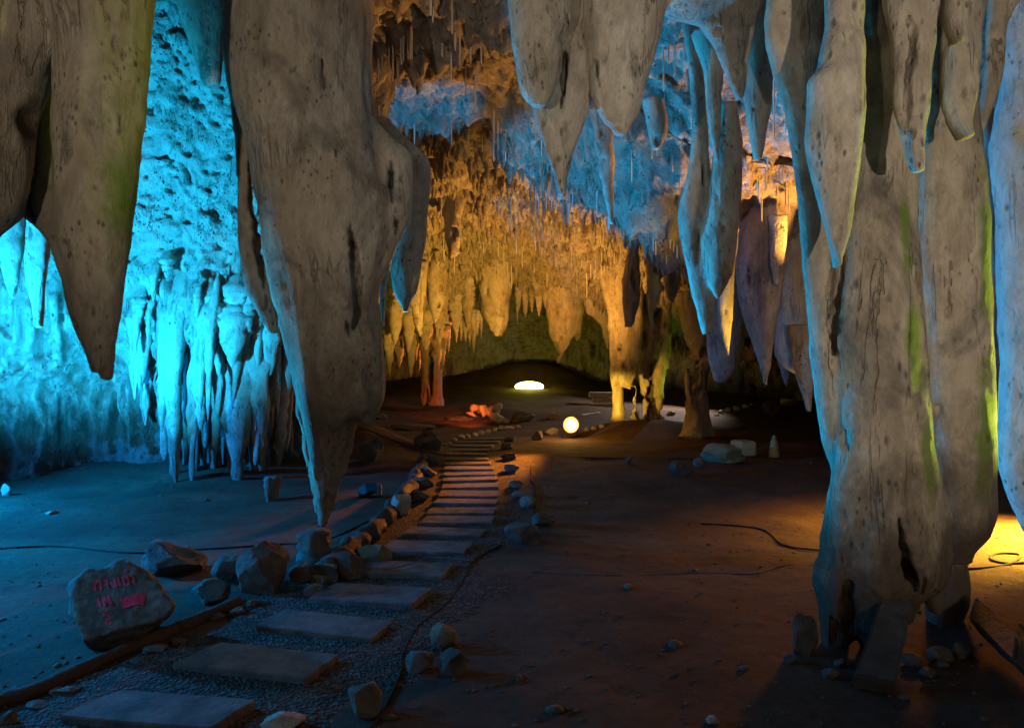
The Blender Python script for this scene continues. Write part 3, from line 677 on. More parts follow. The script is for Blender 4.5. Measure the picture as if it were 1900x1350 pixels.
# middle distance
MD = dict(k=.09, flute=.05, rough=.025, streak=.2, pit_r=(.03, .07))
formation('column', [lobe(17.2, [(400, 1090, 1230), (480, 1108, 1205), (530, 1115, 1198), (590, 1128, 1192), (640, 1136, 1189), (700, 1140, 1180), (720, 1150, 1170)], .6),
                     lobe(17.4, [(600, 1126, 1150), (650, 1132, 1156), (700, 1134, 1157), (750, 1138, 1158), (795, 1130, 1166)], .9),
                     lobe(17.4, [(600, 1160, 1190), (700, 1166, 1180), (750, 1170, 1180), (795, 1162, 1190)], .9)],
          'mid', 'far cave column on two legs beside the round lamp, its lamp side glowing yellow', 'column', seed=30, h=.06, pits=8, **MD)
formation('column', [lobe(18.2, [(500, 1185, 1270), (580, 1190, 1247), (640, 1186, 1242), (700, 1186, 1236), (730, 1190, 1232), (760, 1196, 1228), (795, 1185, 1240)], .7)],
          'mid', 'mossy green far column with split foot, beside the column on two legs', 'column', seed=31, h=.06, pits=8, **MD, cracks=[([(1208, 700), (1205, 760)], 10, .4)])
formation('column', [lobe(15.2, [(540, 1250, 1340), (600, 1266, 1322), (650, 1284, 1324), (700, 1290, 1316), (740, 1282, 1312), (780, 1270, 1318), (812, 1262, 1326)], .8),
                     lobe(15.1, [(684, 1272, 1281), (700, 1269, 1284), (722, 1270, 1284), (760, 1268, 1300)], .9)],
          'mid', 'dark waisted far column with a knob on its side, standing on the dark floor', 'column', seed=32, h=.055, pits=6, **MD)
formation('column', [lobe(20.5, [(600, 770, 840), (640, 778, 822), (690, 782, 819), (720, 782, 818), (752, 776, 824)], .7)], 'root', 'rust-brown far column beneath the row of orange stalactites', 'column', seed=33, h=.07, pits=6, **MD, cracks=[([(800, 650), (799, 730)], 8, .4)])
for i, (D, rows, mt, lab) in enumerate([
    (13.5, [(420, 1160, 1190), (470, 1164, 1186), (520, 1155, 1190), (560, 1155, 1188), (606, 1159, 1170)], 'mid', 'dark club-shaped stalactite in front of the far column on two legs'),
    (13.6, [(420, 1190, 1240), (470, 1196, 1231), (540, 1200, 1230), (590, 1205, 1222), (640, 1209, 1213)], 'mid', 'long pointed stalactite, slate on one side and yellow on the other, over the mossy column'),
    (13.8, [(500, 1228, 1262), (545, 1233, 1252), (590, 1240, 1251), (629, 1246, 1249)], 'mid', 'short pale stalactite beside the green arch, above the dark opening'),
    (19.8, [(480, 990, 1090), (540, 1004, 1085), (580, 1012, 1083), (610, 1016, 1070), (640, 1024, 1052), (675, 1035, 1038)], 'mid', 'large brown and green hanging pendant in the middle of the far arch'),
    (20.2, [(520, 1045, 1092), (570, 1050, 1086), (610, 1056, 1082), (632, 1070, 1078)], 'mid', 'rust-brown lobe beside the large pendant of the far arch'),
    (19.6, [(480, 870, 960), (540, 889, 950), (580, 892, 946), (600, 902, 941), (624, 918, 930)], 'mid', 'rounded yellow-green hanging boss in the far arch'),
    (17.5, [(480, 745, 795), (540, 748, 790), (580, 760, 788), (610, 772, 786), (634, 780, 785)], 'mid', 'dark fang-like stalactite above the row of orange ones'),
    (17.8, [(470, 785, 830), (530, 790, 826), (570, 796, 820), (612, 804, 810)], 'mid', 'olive fang-like stalactite beside the dark fang'),
    (14.5, [(350, 810, 870), (410, 825, 856), (440, 825, 854), (470, 832, 850), (496, 839, 844)], 'mid', 'yellow-tinted stalactite on the amber roof above the fangs'),
    (20.0, [(500, 1075, 1120), (580, 1085, 1130), (600, 1115, 1138), (640, 1122, 1138), (658, 1128, 1134)], 'mid', 'brown curtain stalactite joining the far arch to the column on two legs'),
]):
    formation(S_, [lobe(D, rows, .7)], mt, lab, S_, seed=40 + i, h=D * .0042, pits=4, **MD)

# ------------------------------------------------------------------ lathed stalactites, straws
def spike_mesh(name, prof, segs, seed, mat, flat=1., bend=(0, 0)):
    """prof: (t 0 top..1 tip, radius); unit length, hangs from z=0 to z=-1"""
    r = np.random.default_rng(seed); n = len(prof); V = []
    ph = r.uniform(0, 6.28, 3)
    for t_, rad in prof:
        for k in range(segs):
            a = 2 * math.pi * k / segs
            m = rad * (1 + .16 * math.sin(2 * a + ph[0] + t_ * 2) + .10 * math.sin(5 * a + ph[1]) + .07 * math.sin(9 * t_ * 3 + ph[2] + 2 * a))
            V.append((m * math.cos(a) + bend[0] * t_ ** 2, m * math.sin(a) * flat + bend[1] * t_ ** 2, -t_))
    Q = []
    for i in range(n - 1):
        for k in range(segs):
            k2 = (k + 1) % segs
            Q.append((i * segs + k, (i + 1) * segs + k, (i + 1) * segs + k2, i * segs + k2))
    V.append((bend[0], bend[1], -1.0)); tip = len(V) - 1
    me = bpy.data.meshes.new(name)
    faces = Q + [((n - 1) * segs + k, tip, (n - 1) * segs + (k + 1) % segs) for k in range(segs)]
    me.from_pydata([tuple(v) for v in V], [], faces); me.materials.append(mat)
    me.polygons.foreach_set('use_smooth', [True] * len(me.polygons))
    return me

def spike(px, ytop, ytip, wpx, D, mat, label, seed, group=None, flat=.8, shape=.75, lean=0., name=S_, wall=False):
    top = at(px, ytop, D); L = (ytip - ytop) / F * D; ext = .45
    r = wpx / F * D / 2; Lt = L * (1 + ext)
    rs = np.random.default_rng(seed)
    prof = []
    for t_ in np.linspace(0, .985, 22):
        u = max(0, (t_ * (1 + ext) - ext))
        rad = r * ((1 - u) ** shape if u > 0 else (1 - .8 * (1 - t_ * (1 + ext) / ext) ** 1.5 if wall else 1 + .5 * (1 - t_ * (1 + ext) / ext) ** 2))
        prof.append((t_, (rad * (1 + .12 * rs.normal())) / 1.))
    me = spike_mesh(name, prof, 14, seed, mat, flat, (lean, rs.normal() * .05 * L))
    for v in me.vertices:
        v.co.z *= Lt
        if wall: v.co.y += max(0, v.co.z + Lt * .45) * (.45 if L < .9 else .3)
    o = link(name, me, top + np.array([0, 0, L * ext]))
    return tag(o, label, S_, group)

# on the left wall
WALLD = [(391, 575, 663, 42, 'cyan and grey fang-like stalactite, longest of the fangs on the cyan wall'), (437, 535, 614, 42, 'pinkish-grey fang-like stalactite on the cyan wall, closest to the huge column'), (385, 540, 601, 22, 'narrow cyan stalactite just above the longest fang of the cyan wall'),
         (456, 570, 648, 40, 'bulbous cyan stalactite low on the wall beside the huge column'), (344, 555, 624, 30, 'slanting cyan stalactite midway along the cyan wall'), (310, 480, 521, 30, 'short stubby cyan stalactite high on the cyan wall'), (431, 590, 681, 62, 'broad cyan stalactite with ragged bottom, under the pinkish fang'),
         (366, 545, 590, 16, 'tiny cyan stalactite left of the longest fang on the wall'), (412, 560, 598, 20, 'small shaded stalactite between the two biggest wall fangs'), (285, 500, 560, 24, 'faint cyan stalactite melting into the bright wall'), (500, 590, 698, 44, 'long cyan drapery point touching the edge of the huge column'), (470, 540, 590, 26, 'small cyan stalactite behind the flap of the huge column'),
         (330, 600, 660, 22, 'thin cyan stalactite beside the tall lower drapery'), (256, 560, 610, 22, 'blurred cyan stalactite beside the broad mossy one')]
for i, (px, y0, y1, w, lab) in enumerate(WALLD):
    p = see(px, y0 + 6, (WA,)); D = p[1] - .1
    spike(px, y0, y1, w, D, M['drape'], lab, 100 + i, 'fangs on the cyan wall', .75, .7, wall=True)
for i, (px, y0, y1, w, lab) in enumerate([(318, 585, 905, 52, 'tall tapering cyan drapery on the lower wall, its tip near the floor'), (372, 640, 800, 40, 'blunt cyan drapery beside the tall tapering one'), (268, 665, 790, 30, 'short dim cyan drapery near the tip of the broad mossy stalactite'),
                                  (440, 650, 920, 56, 'wide dark cyan drapery beside the huge column, reaching low'), (478, 640, 880, 48, 'cyan drapery next to the huge column with shaded lower half'), (527, 655, 862, 40, 'grey drapery half hidden by the edge of the huge column'),
                                  (405, 660, 860, 30, 'thin shadowed drapery in the dark recess of the wall'), (345, 640, 780, 24, 'slender cyan drapery between tall and blunt ones')]):
    p = see(px, y0 + 30, (WA,)); D = p[1] - .12
    spike(px, y0, y1, w, D, M['drape'], lab, 130 + i, 'draperies on the lower cyan wall', .7, .55, name='drapery_stalactite', wall=True)
r = np.random.default_rng(77)
for i in range(34):
    px = r.uniform(228, 540); y0 = r.uniform(540, 700); 
    y1 = y0 + r.uniform(70, 230) * (1 if px > 300 else .6); y1 = min(y1, 905)
    p = see(px, min(y0 + 25, 780), (WA,))
    spike(px, y0, y1, r.uniform(14, 36), p[1] - r.uniform(-.04, .1), M['drape'], 'cyan drapery in the dense row of draped points along the lower cyan wall', 1000 + i, 'dense draped points of the lower wall', .7, r.uniform(.45, .7), name='drapery_stalactite', wall=True)
for i in range(30):
    px = r.uniform(300, 548); y0 = r.uniform(620, 720); y1 = r.uniform(800, 915)
    p = see(px, min(y0 + 40, 780), (WA,))
    spike(px, y0, y1, r.uniform(16, 34), p[1] - r.uniform(-.08, .06), M['drape'], 'cyan drapery in the dense row of draped points along the lower cyan wall', 1100 + i, 'dense draped points of the lower wall', .7, r.uniform(.3, .5), name='drapery_stalactite', wall=True)
# row of orange lit stalactites on the far lip
LIP = [(733, 560, 640, 44), (757, 585, 655, 34), (789, 590, 650, 34), (815, 570, 640, 30), (846, 560, 618, 30), (868, 545, 612, 30), (720, 600, 665, 30), (722, 640, 698, 20), (741, 640, 682, 22), (762, 640, 701, 26), (777, 645, 690, 14), (803, 610, 667, 26), (816, 610, 660, 14), (826, 600, 653, 14), (832, 615, 655, 8), (847, 595, 636, 11), (856, 590, 632, 9), (864, 590, 634, 16), (872, 600, 644, 10), (879, 600, 655, 12), (886, 590, 622, 12), (893, 585, 630, 7), (963, 545, 575, 10), (975, 545, 590, 14), (987, 545, 580, 10), (1000, 545, 588, 14), (960, 560, 602, 7), (812, 650, 700, 14), (821, 655, 690, 9)]
for i, (px, y0, y1, w) in enumerate(LIP):
    p = see(px, y0 - 8, (CE,)); D = min(21.2, p[1] + .1) if p is not None else 20.5
    lip_l = 'small pointed stalactite in the far arch, shaded olive' if px > 940 else 'small orange-lit stalactite in the row along the far lip'
    spike(px, y0, y1, w, D, M['mid'], lip_l, 160 + i, 'small stalactites of the far arch' if px > 940 else 'row of stalactites on the far lip', .8, .7)

# dense fringe of little drips on the amber roof
def fringe():
    r = np.random.default_rng(31); V, Q = [], []; n = 0; seg = 6
    tt = np.array([-.5, 0, .35, .7, .92]); rr_ = np.array([1.5, 1., .75, .42, .16])
    a = np.arange(seg) * 2 * np.pi / seg
    while n < 2300:
        y = r.uniform(10.8, 21.2); px = r.uniform(690, 1330); x = (px - HX) / F * y
        h = CE.ray_cast(Vector((x, y, .5)), Vector((0, 0, 1)))
        if h[0] is None: continue
        L = r.uniform(.07, .26) * (1.6 if r.uniform() < .12 else 1); rad = L * r.uniform(.10, .22) + .012
        for t_, q in zip(tt, rr_):
            V.append(np.stack([x + rad * q * np.cos(a) * r.uniform(.85, 1.2, seg), y + rad * q * np.sin(a), np.full(seg, h[0][2] - t_ * L)], 1))
        b = n * seg * 5
        for i in range(4):
            for k in range(seg): Q.append((b + i * seg + k, b + (i + 1) * seg + k, b + (i + 1) * seg + (k + 1) % seg, b + i * seg + (k + 1) % seg))
        n += 1
    tag(link('stalactite_fringe', mesh_np('stalactite_fringe', np.concatenate(V), np.array(Q), M['ceil'])), 'dense fringe of tiny stone drips covering the amber roof', 'stalactites', kind='stuff')
fringe()

# soda straws
sm = []
for i in range(4):
    prof = [(0, .9 + .8 * (i == 3)), (.08, .62), (.3, .55), (.6, .5), (.93, .46), (.99, .3)]
    sm.append(spike_mesh('soda_straw', prof, 7, 300 + i, M['straw']))
straws = [(702, 112, 152), (709, 105, 140), (729, 88, 152), (738, 108, 164), (744, 75, 120), (748, 68, 115), (757, 60, 110), (761, 52, 112), (764, 50, 110), (722, 95, 128), (839, 0, 64), (853, 72, 123), (837, 108, 155), (864, 122, 176), (882, 142, 199), (884, 118, 157), (799, 0, 30), (803, 14, 42), (821, 82, 106), (844, 62, 92), (845, 70, 95), (873, 90, 120), (893, 80, 120),
          (769, 232, 269), (775, 245, 270), (838, 232, 269), (703, 215, 242), (869, 248, 270), (895, 250, 283), (916, 210, 300), (924, 225, 280), (938, 260, 300), (888, 300, 317), (910, 352, 372), (984, 275, 290), (1005, 262, 290), (1012, 330, 350), (1160, 235, 262),
          (1231, 90, 170), (1240, 85, 118), (1252, 82, 140), (1270, 75, 115), (1284, 80, 160), (1233, 180, 224), (1210, 270, 296), (1219, 275, 290), (1248, 300, 320), (1262, 330, 350), (1172, 280, 338), (1396, 130, 105), (1436, 150, 255), (1421, 310, 355), (1408, 340, 370), (1413, 370, 410), (1372, 320, 350), (1442, 345, 365)]
r = np.random.default_rng(21)
for _ in range(70):
    px = r.uniform(815, 1130); y = 350 + abs(px - 960) * .12 + r.uniform(0, 165); straws.append((px, y, y + r.uniform(14, 42)))
for _ in range(16):
    px = r.uniform(1060, 1270); y = 430 + r.uniform(0, 60); straws.append((px, y, y + r.uniform(12, 36)))
for _ in range(12):
    px = r.uniform(1375, 1470); y = r.uniform(200, 400); straws.append((px, y, y + r.uniform(14, 45)))
for i, (px, y0, y1) in enumerate(straws):
    if y1 <= y0: continue
    p = see(px, y0)
    if p is None: continue
    D = p[1]; L = (y1 - y0) / F * D
    lab, grp = ('thin pale soda straw of the shadowed roof between huge column and fused cluster', 'soda straws of the shadowed roof') if y0 < 320 and px < 1060 else \
               (('thin soda straw hanging in the blue alcove or amber niche near the twin stalactite', 'soda straws around the twin stalactite') if px > 1150 and y0 < 425 else ('thin soda straw hanging from the amber roof above the far arch', 'soda straws of the amber roof'))
    o = link('soda_straw', sm[i % 4], p + np.array([0, 0, .12]))
    rad = r.uniform(.016, .026) * (1.0 if D < 12 else 1.25)
    o.scale = (rad, rad, L + .12); tag(o, lab, 'soda straw', grp)

# ------------------------------------------------------------------ rocks
def rock_mesh(name, size, seed, mat, cuts=9, rough=.10, sub=4, flatten=.18):
    r = np.random.default_rng(seed)
    bm = bmesh.new(); bmesh.ops.create_icosphere(bm, subdivisions=sub, radius=1.)
    V = np.array([v.co[:] for v in bm.verts])
    for _ in range(cuts):
        n = r.normal(size=3); n /= np.linalg.norm(n); d = r.uniform(.55, .85)
        s = V @ n; V = V - np.outer(np.maximum(s - d, 0), n) * .96
    V = V * (1 + rough * fbm(V * 1.6 + seed * 1.9, 3)[:, None] + rough * .5 * fbm(V * 5 + seed, 4, .65)[:, None])
    V[:, 2] = np.maximum(V[:, 2], -1 + flatten * 2)
    V = V * (np.array(size) / 2 / np.abs(V).max(0))
    V[:, 2] -= V[:, 2].min()
    for v, c in zip(bm.verts, V): v.co = c
    me = bpy.data.meshes.new(name); bm.to_mesh(me); bm.free(); me.materials.append(mat)
    me.polygons.foreach_set('use_smooth', [True] * len(me.polygons))
    me.set_sharp_from_angle(angle=R(24))
    return me
def rock(px, base, w, hgt, label, mat='rock', seed=0, deep=.8, sink=.06, name='rock', group=None, cuts=15, rot=None):
    p = drop(px, base - .12 * hgt); D = p[1]
    s = (w / F * D, w / F * D * deep, hgt / F * D * 1.08)
    me = rock_mesh(name, s, seed, M[mat], cuts, sub=4 if w > 20 else 3)
    o = link(name, me, (p[0], D + s[1] * .25, gz(p[0], D) - sink * s[2]))
    if rot: o.rotation_euler = rot
    return tag(o, label, 'rock', group)

RK = [(795, 840, 58, 46, 'dark angular boulder at the bend of the path with one lit edge', 'rock', .8), (687, 862, 50, 52, 'upright brown boulder beneath the foot of the huge hanging column', 'rock', .8),
      (487, 1114, 106, 102, 'large cracked grey boulder with a blue rim beside the log edging', 'rock', .8), (302, 1078, 136, 74, 'big dark boulder behind the red lettered one', 'rock', .7), (420, 1088, 80, 60, 'dark brown rock wedged behind the large cracked boulder', 'rock', .8),
      (388, 1126, 80, 54, 'low bluish craggy rock between lettered and cracked boulders', 'rock', .7), (600, 1090, 46, 44, 'mossy wedge-shaped rock in front of the dark stump', 'rock_moss', .8), (556, 1085, 46, 40, 'small grey rock next to the large cracked boulder', 'rock', .8), (578, 1110, 40, 22, 'low flat rock touching the path beside the mossy wedge', 'rock', .8),
      (585, 1050, 36, 26, 'small moss-topped stone against the dark stump', 'rock_moss', .8),
      (640, 1082, 70, 62, 'rounded brown rock at the root of the winding edging', 'rock', .8), (690, 1052, 74, 40, 'two-toned mossy rock lying along the winding edging', 'rock_moss', .6),
      (745, 962, 42, 40, 'pale bluish rounded stone inside the bend of the edging', 'rock_pale', .8), (778, 935, 40, 28, 'dark round stone beside the pale bluish one', 'rock', .8), (782, 910, 42, 26, 'brown stone piled on the edging midway to the bend', 'rock', .8), (790, 888, 40, 24, 'brown stone with a bright chip facing the path', 'rock', .8), (796, 866, 36, 22, 'brown stone just below the dark angular boulder', 'rock', .8),
      (825, 1208, 60, 50, 'smooth rounded rock with yellow-green side, topmost of the three by the path', 'rock_moss', .8), (777, 1251, 56, 42, 'grey flat-topped rock beside the cable, one of three by the path', 'rock', .8), (836, 1262, 62, 48, 'brown blocky rock with a pale corner, lower of the three by the path', 'rock', .8), (677, 1340, 74, 64, 'brown rock with mossy streaks in front of the path, by the cable', 'rock_moss', .8),
      (519, 1364, 78, 36, 'bluish flat rock cut by the bottom of the picture', 'rock_pale', .8), (1322, 1344, 26, 14, 'small pale stone chip on the bare earth at the bottom', 'rock_pale', .8), (8, 1350, 36, 30, 'dark stone at the corner below the log edging', 'rock', .8),
      (980, 944, 34, 24, 'yellowish rock facing the path with a lit facet', 'rock_moss', .8), (1003, 980, 54, 28, 'brown rounded rock beside the path below the yellowish one', 'rock', .9), (975, 1014, 80, 38, 'long flat dark rock at the widening of the path', 'rock', .6), (986, 993, 26, 20, 'small mossy stone on the long flat dark rock', 'rock_moss', .8),
      (963, 924, 26, 12, 'small yellowish stone just above the yellowish rock', 'rock_moss', .8), (956, 906, 32, 16, 'grey stone among the edging, two above the yellowish rock', 'rock', .8), (948, 876, 32, 16, 'dark stone in the edging halfway down the path', 'rock', .8), (944, 854, 34, 14, 'dark flat stone in the edging below the lit stones', 'rock', .8), (942, 835, 28, 13, 'brown stone with a bright streak on the edging', 'rock', .8), (948, 821, 26, 12, 'round brown stone on the edging near the top of the path', 'rock', .8),
      (999, 819, 26, 20, 'dark domed stone near the round lamp', 'rock', .8), (1024, 808, 26, 16, 'glowing pale stone beside the round lamp', 'rock_pale', .8), (1011, 806, 14, 9, 'small stone squeezed between domed and glowing stones', 'rock', .8),
      (1265, 884, 46, 26, 'low brown rounded rock on the dark floor', 'rock', .8), (1297, 868, 22, 22, 'small speckled greenish rock behind the low rounded one', 'rock_moss', .8), (1344, 863, 84, 42, 'sloping ochre rock mound on the dark floor', 'block', .9), (1167, 862, 13, 14, 'lone tiny mossy stone in the middle of the dark floor', 'rock_moss', .8),
      (1499, 1224, 52, 80, 'dark upright rock leaning at the foot of the thick pillar', 'rock', .7), (1437, 774, 40, 34, 'dark boulder at the back of the dark passage', 'rock', .8), (1466, 753, 40, 14, 'yellowish flat rock behind the dark passage boulder', 'block', .8),
      (968, 786, 52, 24, 'orange-brown domed rock between the two lamps', 'rock', .8), (1028, 779, 22, 15, 'pale squarish stone behind the round lamp', 'rock_pale', .8),
      (8, 922, 20, 24, 'bright cyan stone at the foot of the cyan wall', 'rock_pale', .8), (93, 955, 26, 8, 'small flat pale stone on the blue floor', 'rock_pale', .8), (700, 778, 36, 14, 'rough orange-lit rock on the far red slope', 'rock', .8), (760, 800, 90, 16, 'low orange-lit rock bank behind the bend of the path', 'rock', .5), (850, 782, 60, 10, 'flat orange-lit rock ledge before the red rocks', 'rock', .5)]
for i, (px, b, w, hh, lab, mt, dp) in enumerate(RK): rock(px, b, w, hh, lab, mt, 500 + i * 3, dp)
for i, (px, b, w, hh) in enumerate([(826, 829, 10, 8), (834, 825, 9, 7), (843, 820, 12, 9), (856, 816, 15, 10), (868, 813, 11, 9), (880, 811, 13, 10), (893, 807, 15, 10), (905, 804, 12, 9), (917, 801, 13, 9), (928, 798, 12, 9), (940, 797, 11, 8), (950, 796, 11, 8), (962, 795, 10, 7)]):
    rock(px, b, w, hh, 'small amber-lit stone in the curved row edging the far end of the path', 'rock_pale', 700 + i, .8, group='edging stones at the far end of the path', name='edging_stone')
for i, (px, b, w, hh) in enumerate([(1088, 802, 14, 10), (1101, 799, 14, 9), (1116, 795, 12, 9)]):
    rock(px, b, w, hh, 'small stone in the short line running from the round lamp to the far column', 'rock_pale', 730 + i, .8, group='stones beside the round lamp', name='edging_stone')
for i, (px, b, w, hh) in enumerate([(1338, 768, 11, 7), (1351, 765, 14, 9), (1366, 763, 15, 10), (1384, 758, 13, 9), (1396, 754, 10, 6), (1330, 772, 10, 5), (1245, 772, 18, 10)]):
    rock(px, b, w, hh, 'small white stone on the pale lit patch of the dark passage floor', 'rock_pale', 750 + i, .8, group='white stones in the passage', name='stone')
for i, (px, b, w, hh) in enumerate([(1545, 1262, 34, 20), (1470, 1232, 30, 18), (1700, 1240, 44, 26), (1725, 1258, 30, 16), (1560, 1240, 26, 18), (1755, 1235, 52, 34), (1680, 1300, 24, 12), (1790, 1222, 40, 30)]):
    rock(px, b, w, hh, 'small dark rubble stone at the crumbling feet of the thick pillar', 'rock', 790 + i, .8, group='rubble at the foot of the pillar', name='stone')
for i, (px, b, w, hh) in enumerate([(285, 1212, 52, 16), (330, 1195, 40, 10), (400, 1152, 36, 14), (438, 1142, 32, 16), (255, 1232, 40, 10), (120, 1290, 50, 14), (465, 1128, 24, 14), (60, 1318, 44, 14)]):
    rock(px, b, w, hh, 'low stone half buried along the inner side of the log edging', 'rock', 770 + i, .7, group='stones along the log edging', name='edging_stone')
# block and cone on the dark floor
p = drop(1386, 846); me = rock_mesh('stone_block', (36 / F * p[1], .4, 30 / F * p[1]), 9, M['block'], 0, .02, 4, .0)
V = np.array([v.co[:] for v in me.vertices]); hs = np.abs(V).max(0); q = (V - [0, 0, hs[2] / 2]) / [hs[0], hs[1], hs[2] / 2]; q = np.sign(q) * np.abs(q) ** .35
q = q / np.maximum(1, np.abs(q)) * [hs[0], hs[1], hs[2] / 2] + [0, 0, hs[2] / 2]
for v, c in zip(me.vertices, q): v.co = c
o = link('stone_block', me, p - np.array([0, -.2, .02])); o.rotation_euler = (0, 0, R(12)); tag(o, 'square ochre stone block on the dark floor beside the rock mound', 'block')
p = drop(1436, 847); D = p[1]
me = spike_mesh('stalagmite', [(t_, 11 / F * D * (1.05 - t_ ** 1.4) ** .8 * (1 + .06 * math.sin(t_ * 30))) for t_ in np.linspace(0, .99, 20)], 18, 77, M['block'])
for v in me.vertices: v.co.z *= -44 / F * D
me.flip_normals()
tag(link('stalagmite', me, p - np.array([0, 0, .03])), 'small ochre cone stalagmite on the dark floor beside the square block', 'stalagmite')
# pale stub stalagmite at the left wall and the stump under the hanging column
def stump(name, px, base, top, w0, w1, mat, label, cat, seed):
    p = drop(px, base); D = p[1]; L = (base - top) / F * D
    prof = [(0, w0 / F * D / 2)] + [(t_, (w0 + (w1 - w0) * t_) / F * D / 2) for t_ in np.linspace(.05, .93, 14)] + [(.98, w1 * .4 / F * D)]
    me = spike_mesh(name, prof, 26, seed, M[mat]); me.flip_normals()
    V = np.array([v.co[:] for v in me.vertices]); V[:, 2] *= -L
    n = 1 + .28 * fbm(V * np.array([9, 9, 3]) + seed, 3); V[:, :2] *= n[:, None]
    for v, c in zip(me.vertices, V): v.co = c
    tag(link(name, me, p - np.array([0, -.1, .03])), label, cat)
stump('stalagmite', 500, 931, 880, 20, 26, 'drape', 'pale stubby stalagmite at the foot of the dark draperies', 'stalagmite', 5)
stump('stalagmite', 578, 1052, 980, 88, 50, 'rock', 'dark craggy stalagmite stump right under the tip of the huge hanging column', 'stalagmite', 6)

# lettered boulder
def poly_sd(P, poly):
    d = np.full(len(P), 1e9); s = np.ones(len(P)); n = len(poly)
    for i in range(n):
        a = poly[i]; b = poly[i - 1]; e = b - a; w = P - a
        t_ = np.clip((w @ e) / (e @ e), 0, 1); q = w - t_[:, None] * e
        d = np.minimum(d, (q ** 2).sum(1))
        c1 = P[:, 1] >= a[1]; c2 = P[:, 1] < b[1]; c3 = e[0] * w[:, 1] > e[1] * w[:, 0]
        fl = (c1 & c2 & c3) | (~c1 & ~c2 & ~c3); s = np.where(fl, -s, s)
    return s * np.sqrt(d)
def sign_boulder():
    D = 3.78
    out = [(118, 1102), (124, 1086), (136, 1076), (150, 1066), (163, 1055), (185, 1056), (198, 1051), (213, 1039), (226, 1036), (245, 1045), (266, 1053), (282, 1067), (297, 1083), (309, 1100), (319, 1114), (327, 1120), (320, 1134), (302, 1152), (280, 1170), (255, 1188), (225, 1200), (190, 1206), (165, 1205), (155, 1190), (150, 1166), (135, 1146), (124, 1126)]
    poly = np.array([(at(x, y, D)[0], at(x, y, D)[2]) for x, y in out])
    h = .0095
    xs = np.arange(poly[:, 0].min() - .05, poly[:, 0].max() + .05, h); zs = np.arange(poly[:, 1].min() - .01, poly[:, 1].max() + .05, h); ys = np.arange(D - .25, D + .33, h)
    X, Yv, Z = np.meshgrid(xs, ys, zs, indexing='ij')
    g2 = poly_sd(np.stack([(X * D / Yv).ravel(), (CAMZ + (Z - CAMZ) * D / Yv).ravel()], 1), poly).reshape(X.shape)
    c = at(222, 1110, D)
    def pl(n, p): n = np.array(n, float); n /= np.linalg.norm(n); return (X - p[0]) * n[0] + (Yv - p[1]) * n[1] + (Z - p[2]) * n[2]
    f1 = pl((.05, -1, .42), (c[0], D - .12, c[2]))
    e0 = at(240, 1153, D)
    f2 = pl((.22, -.6, -.75), (e0[0], D - .165, e0[2]))
    f3 = pl((-.95, -.7, .05), at(133, 1110, D - .06)); f4 = pl((.2, 1, .3), (c[0], D + .2, c[2]))
    f = g2 + 0 * X
    for g in (f1, f2, f3, f4):
        k = .022; hh = np.maximum(k - np.abs(f - g), 0) / k; f = np.maximum(f, g) + hh * hh * k * .25
    P = np.stack([X.ravel(), Yv.ravel(), Z.ravel()], 1)
    f = f + (.011 * fbm(P * 7, 3) + .006 * fbm(P * 22, 3, .6)).reshape(f.shape)
    V, Q = surface_nets(f, (xs[0], ys[0], zs[0]), h)
    base = np.array([c[0], D, V[:, 2].min()])
    root = empty('boulder', base, 'brown angular boulder painted with red Thai lettering, the word IN and an arrow', 'boulder')
    link('stone', mesh_np('stone', V - base, Q, M['sign']), (0, 0, 0), root)
    T = BVHTree.FromPolygons([Vector(v) for v in V], Q.tolist())
    z = 7.94
    def stroke(pts, w):
        pts = np.array(pts, float) / z + np.array([110, 1030]); w = w / z
        seg = np.linalg.norm(np.diff(pts, axis=0), axis=1); L = np.concatenate([[0], np.cumsum(seg)])
        n = max(3, int(L[-1] / .7)); ss = np.linspace(0, L[-1], n)
        c_ = np.stack([np.interp(ss, L, pts[:, 0]), np.interp(ss, L, pts[:, 1])], 1)
        t_ = np.gradient(c_, axis=0); t_ /= np.linalg.norm(t_, axis=1)[:, None]; nn = np.stack([-t_[:, 1], t_[:, 0]], 1)
        rr = np.random.default_rng(int(pts[0, 0] * 10)); ww = w * (1 + .13 * rr.normal(size=n))
        us = np.linspace(-.5, .5, 5)
        return (c_[:, None, :] + nn[:, None, :] * us[None, :, None] * ww[:, None, None]), (n, 5)
    def area(poly4):
        a, b, c_, d_ = [np.array(q, float) / z + np.array([110, 1030]) for q in poly4]
        n = 30; u = np.linspace(0, 1, n)[:, None, None]; v = np.linspace(0, 1, n)[None, :, None]
        return (a * (1 - u) + b * u) * (1 - v) + (d_ * (1 - u) + c_ * u) * v, (n, n)
    def lay(name, grids):
        VV, QQ = [], []
        for g, sh in grids:
            b0 = len(VV); ok = np.zeros(sh, bool); gf = g.reshape(-1, 2)
            for k_, (px, py) in enumerate(gf):
                d = Vector(((px - HX) / F, 1, -(py - HY) / F)).normalized(); hit = T.ray_cast(Vector((0, 0, CAMZ)), d)
                if hit[0]: VV.append(np.array(hit[0] + hit[1] * .0035)); ok.flat[k_] = True
                else: VV.append(np.array([0, 0, 0.]))
            for q in grid_quads(*sh):
                if all(ok.flat[i_] for i_ in q): QQ.append(q + b0)
        link(name, mesh_np(name, np.array(VV) - base, np.array(QQ), M['paint']), (0, 0, 0), root)
    S = stroke
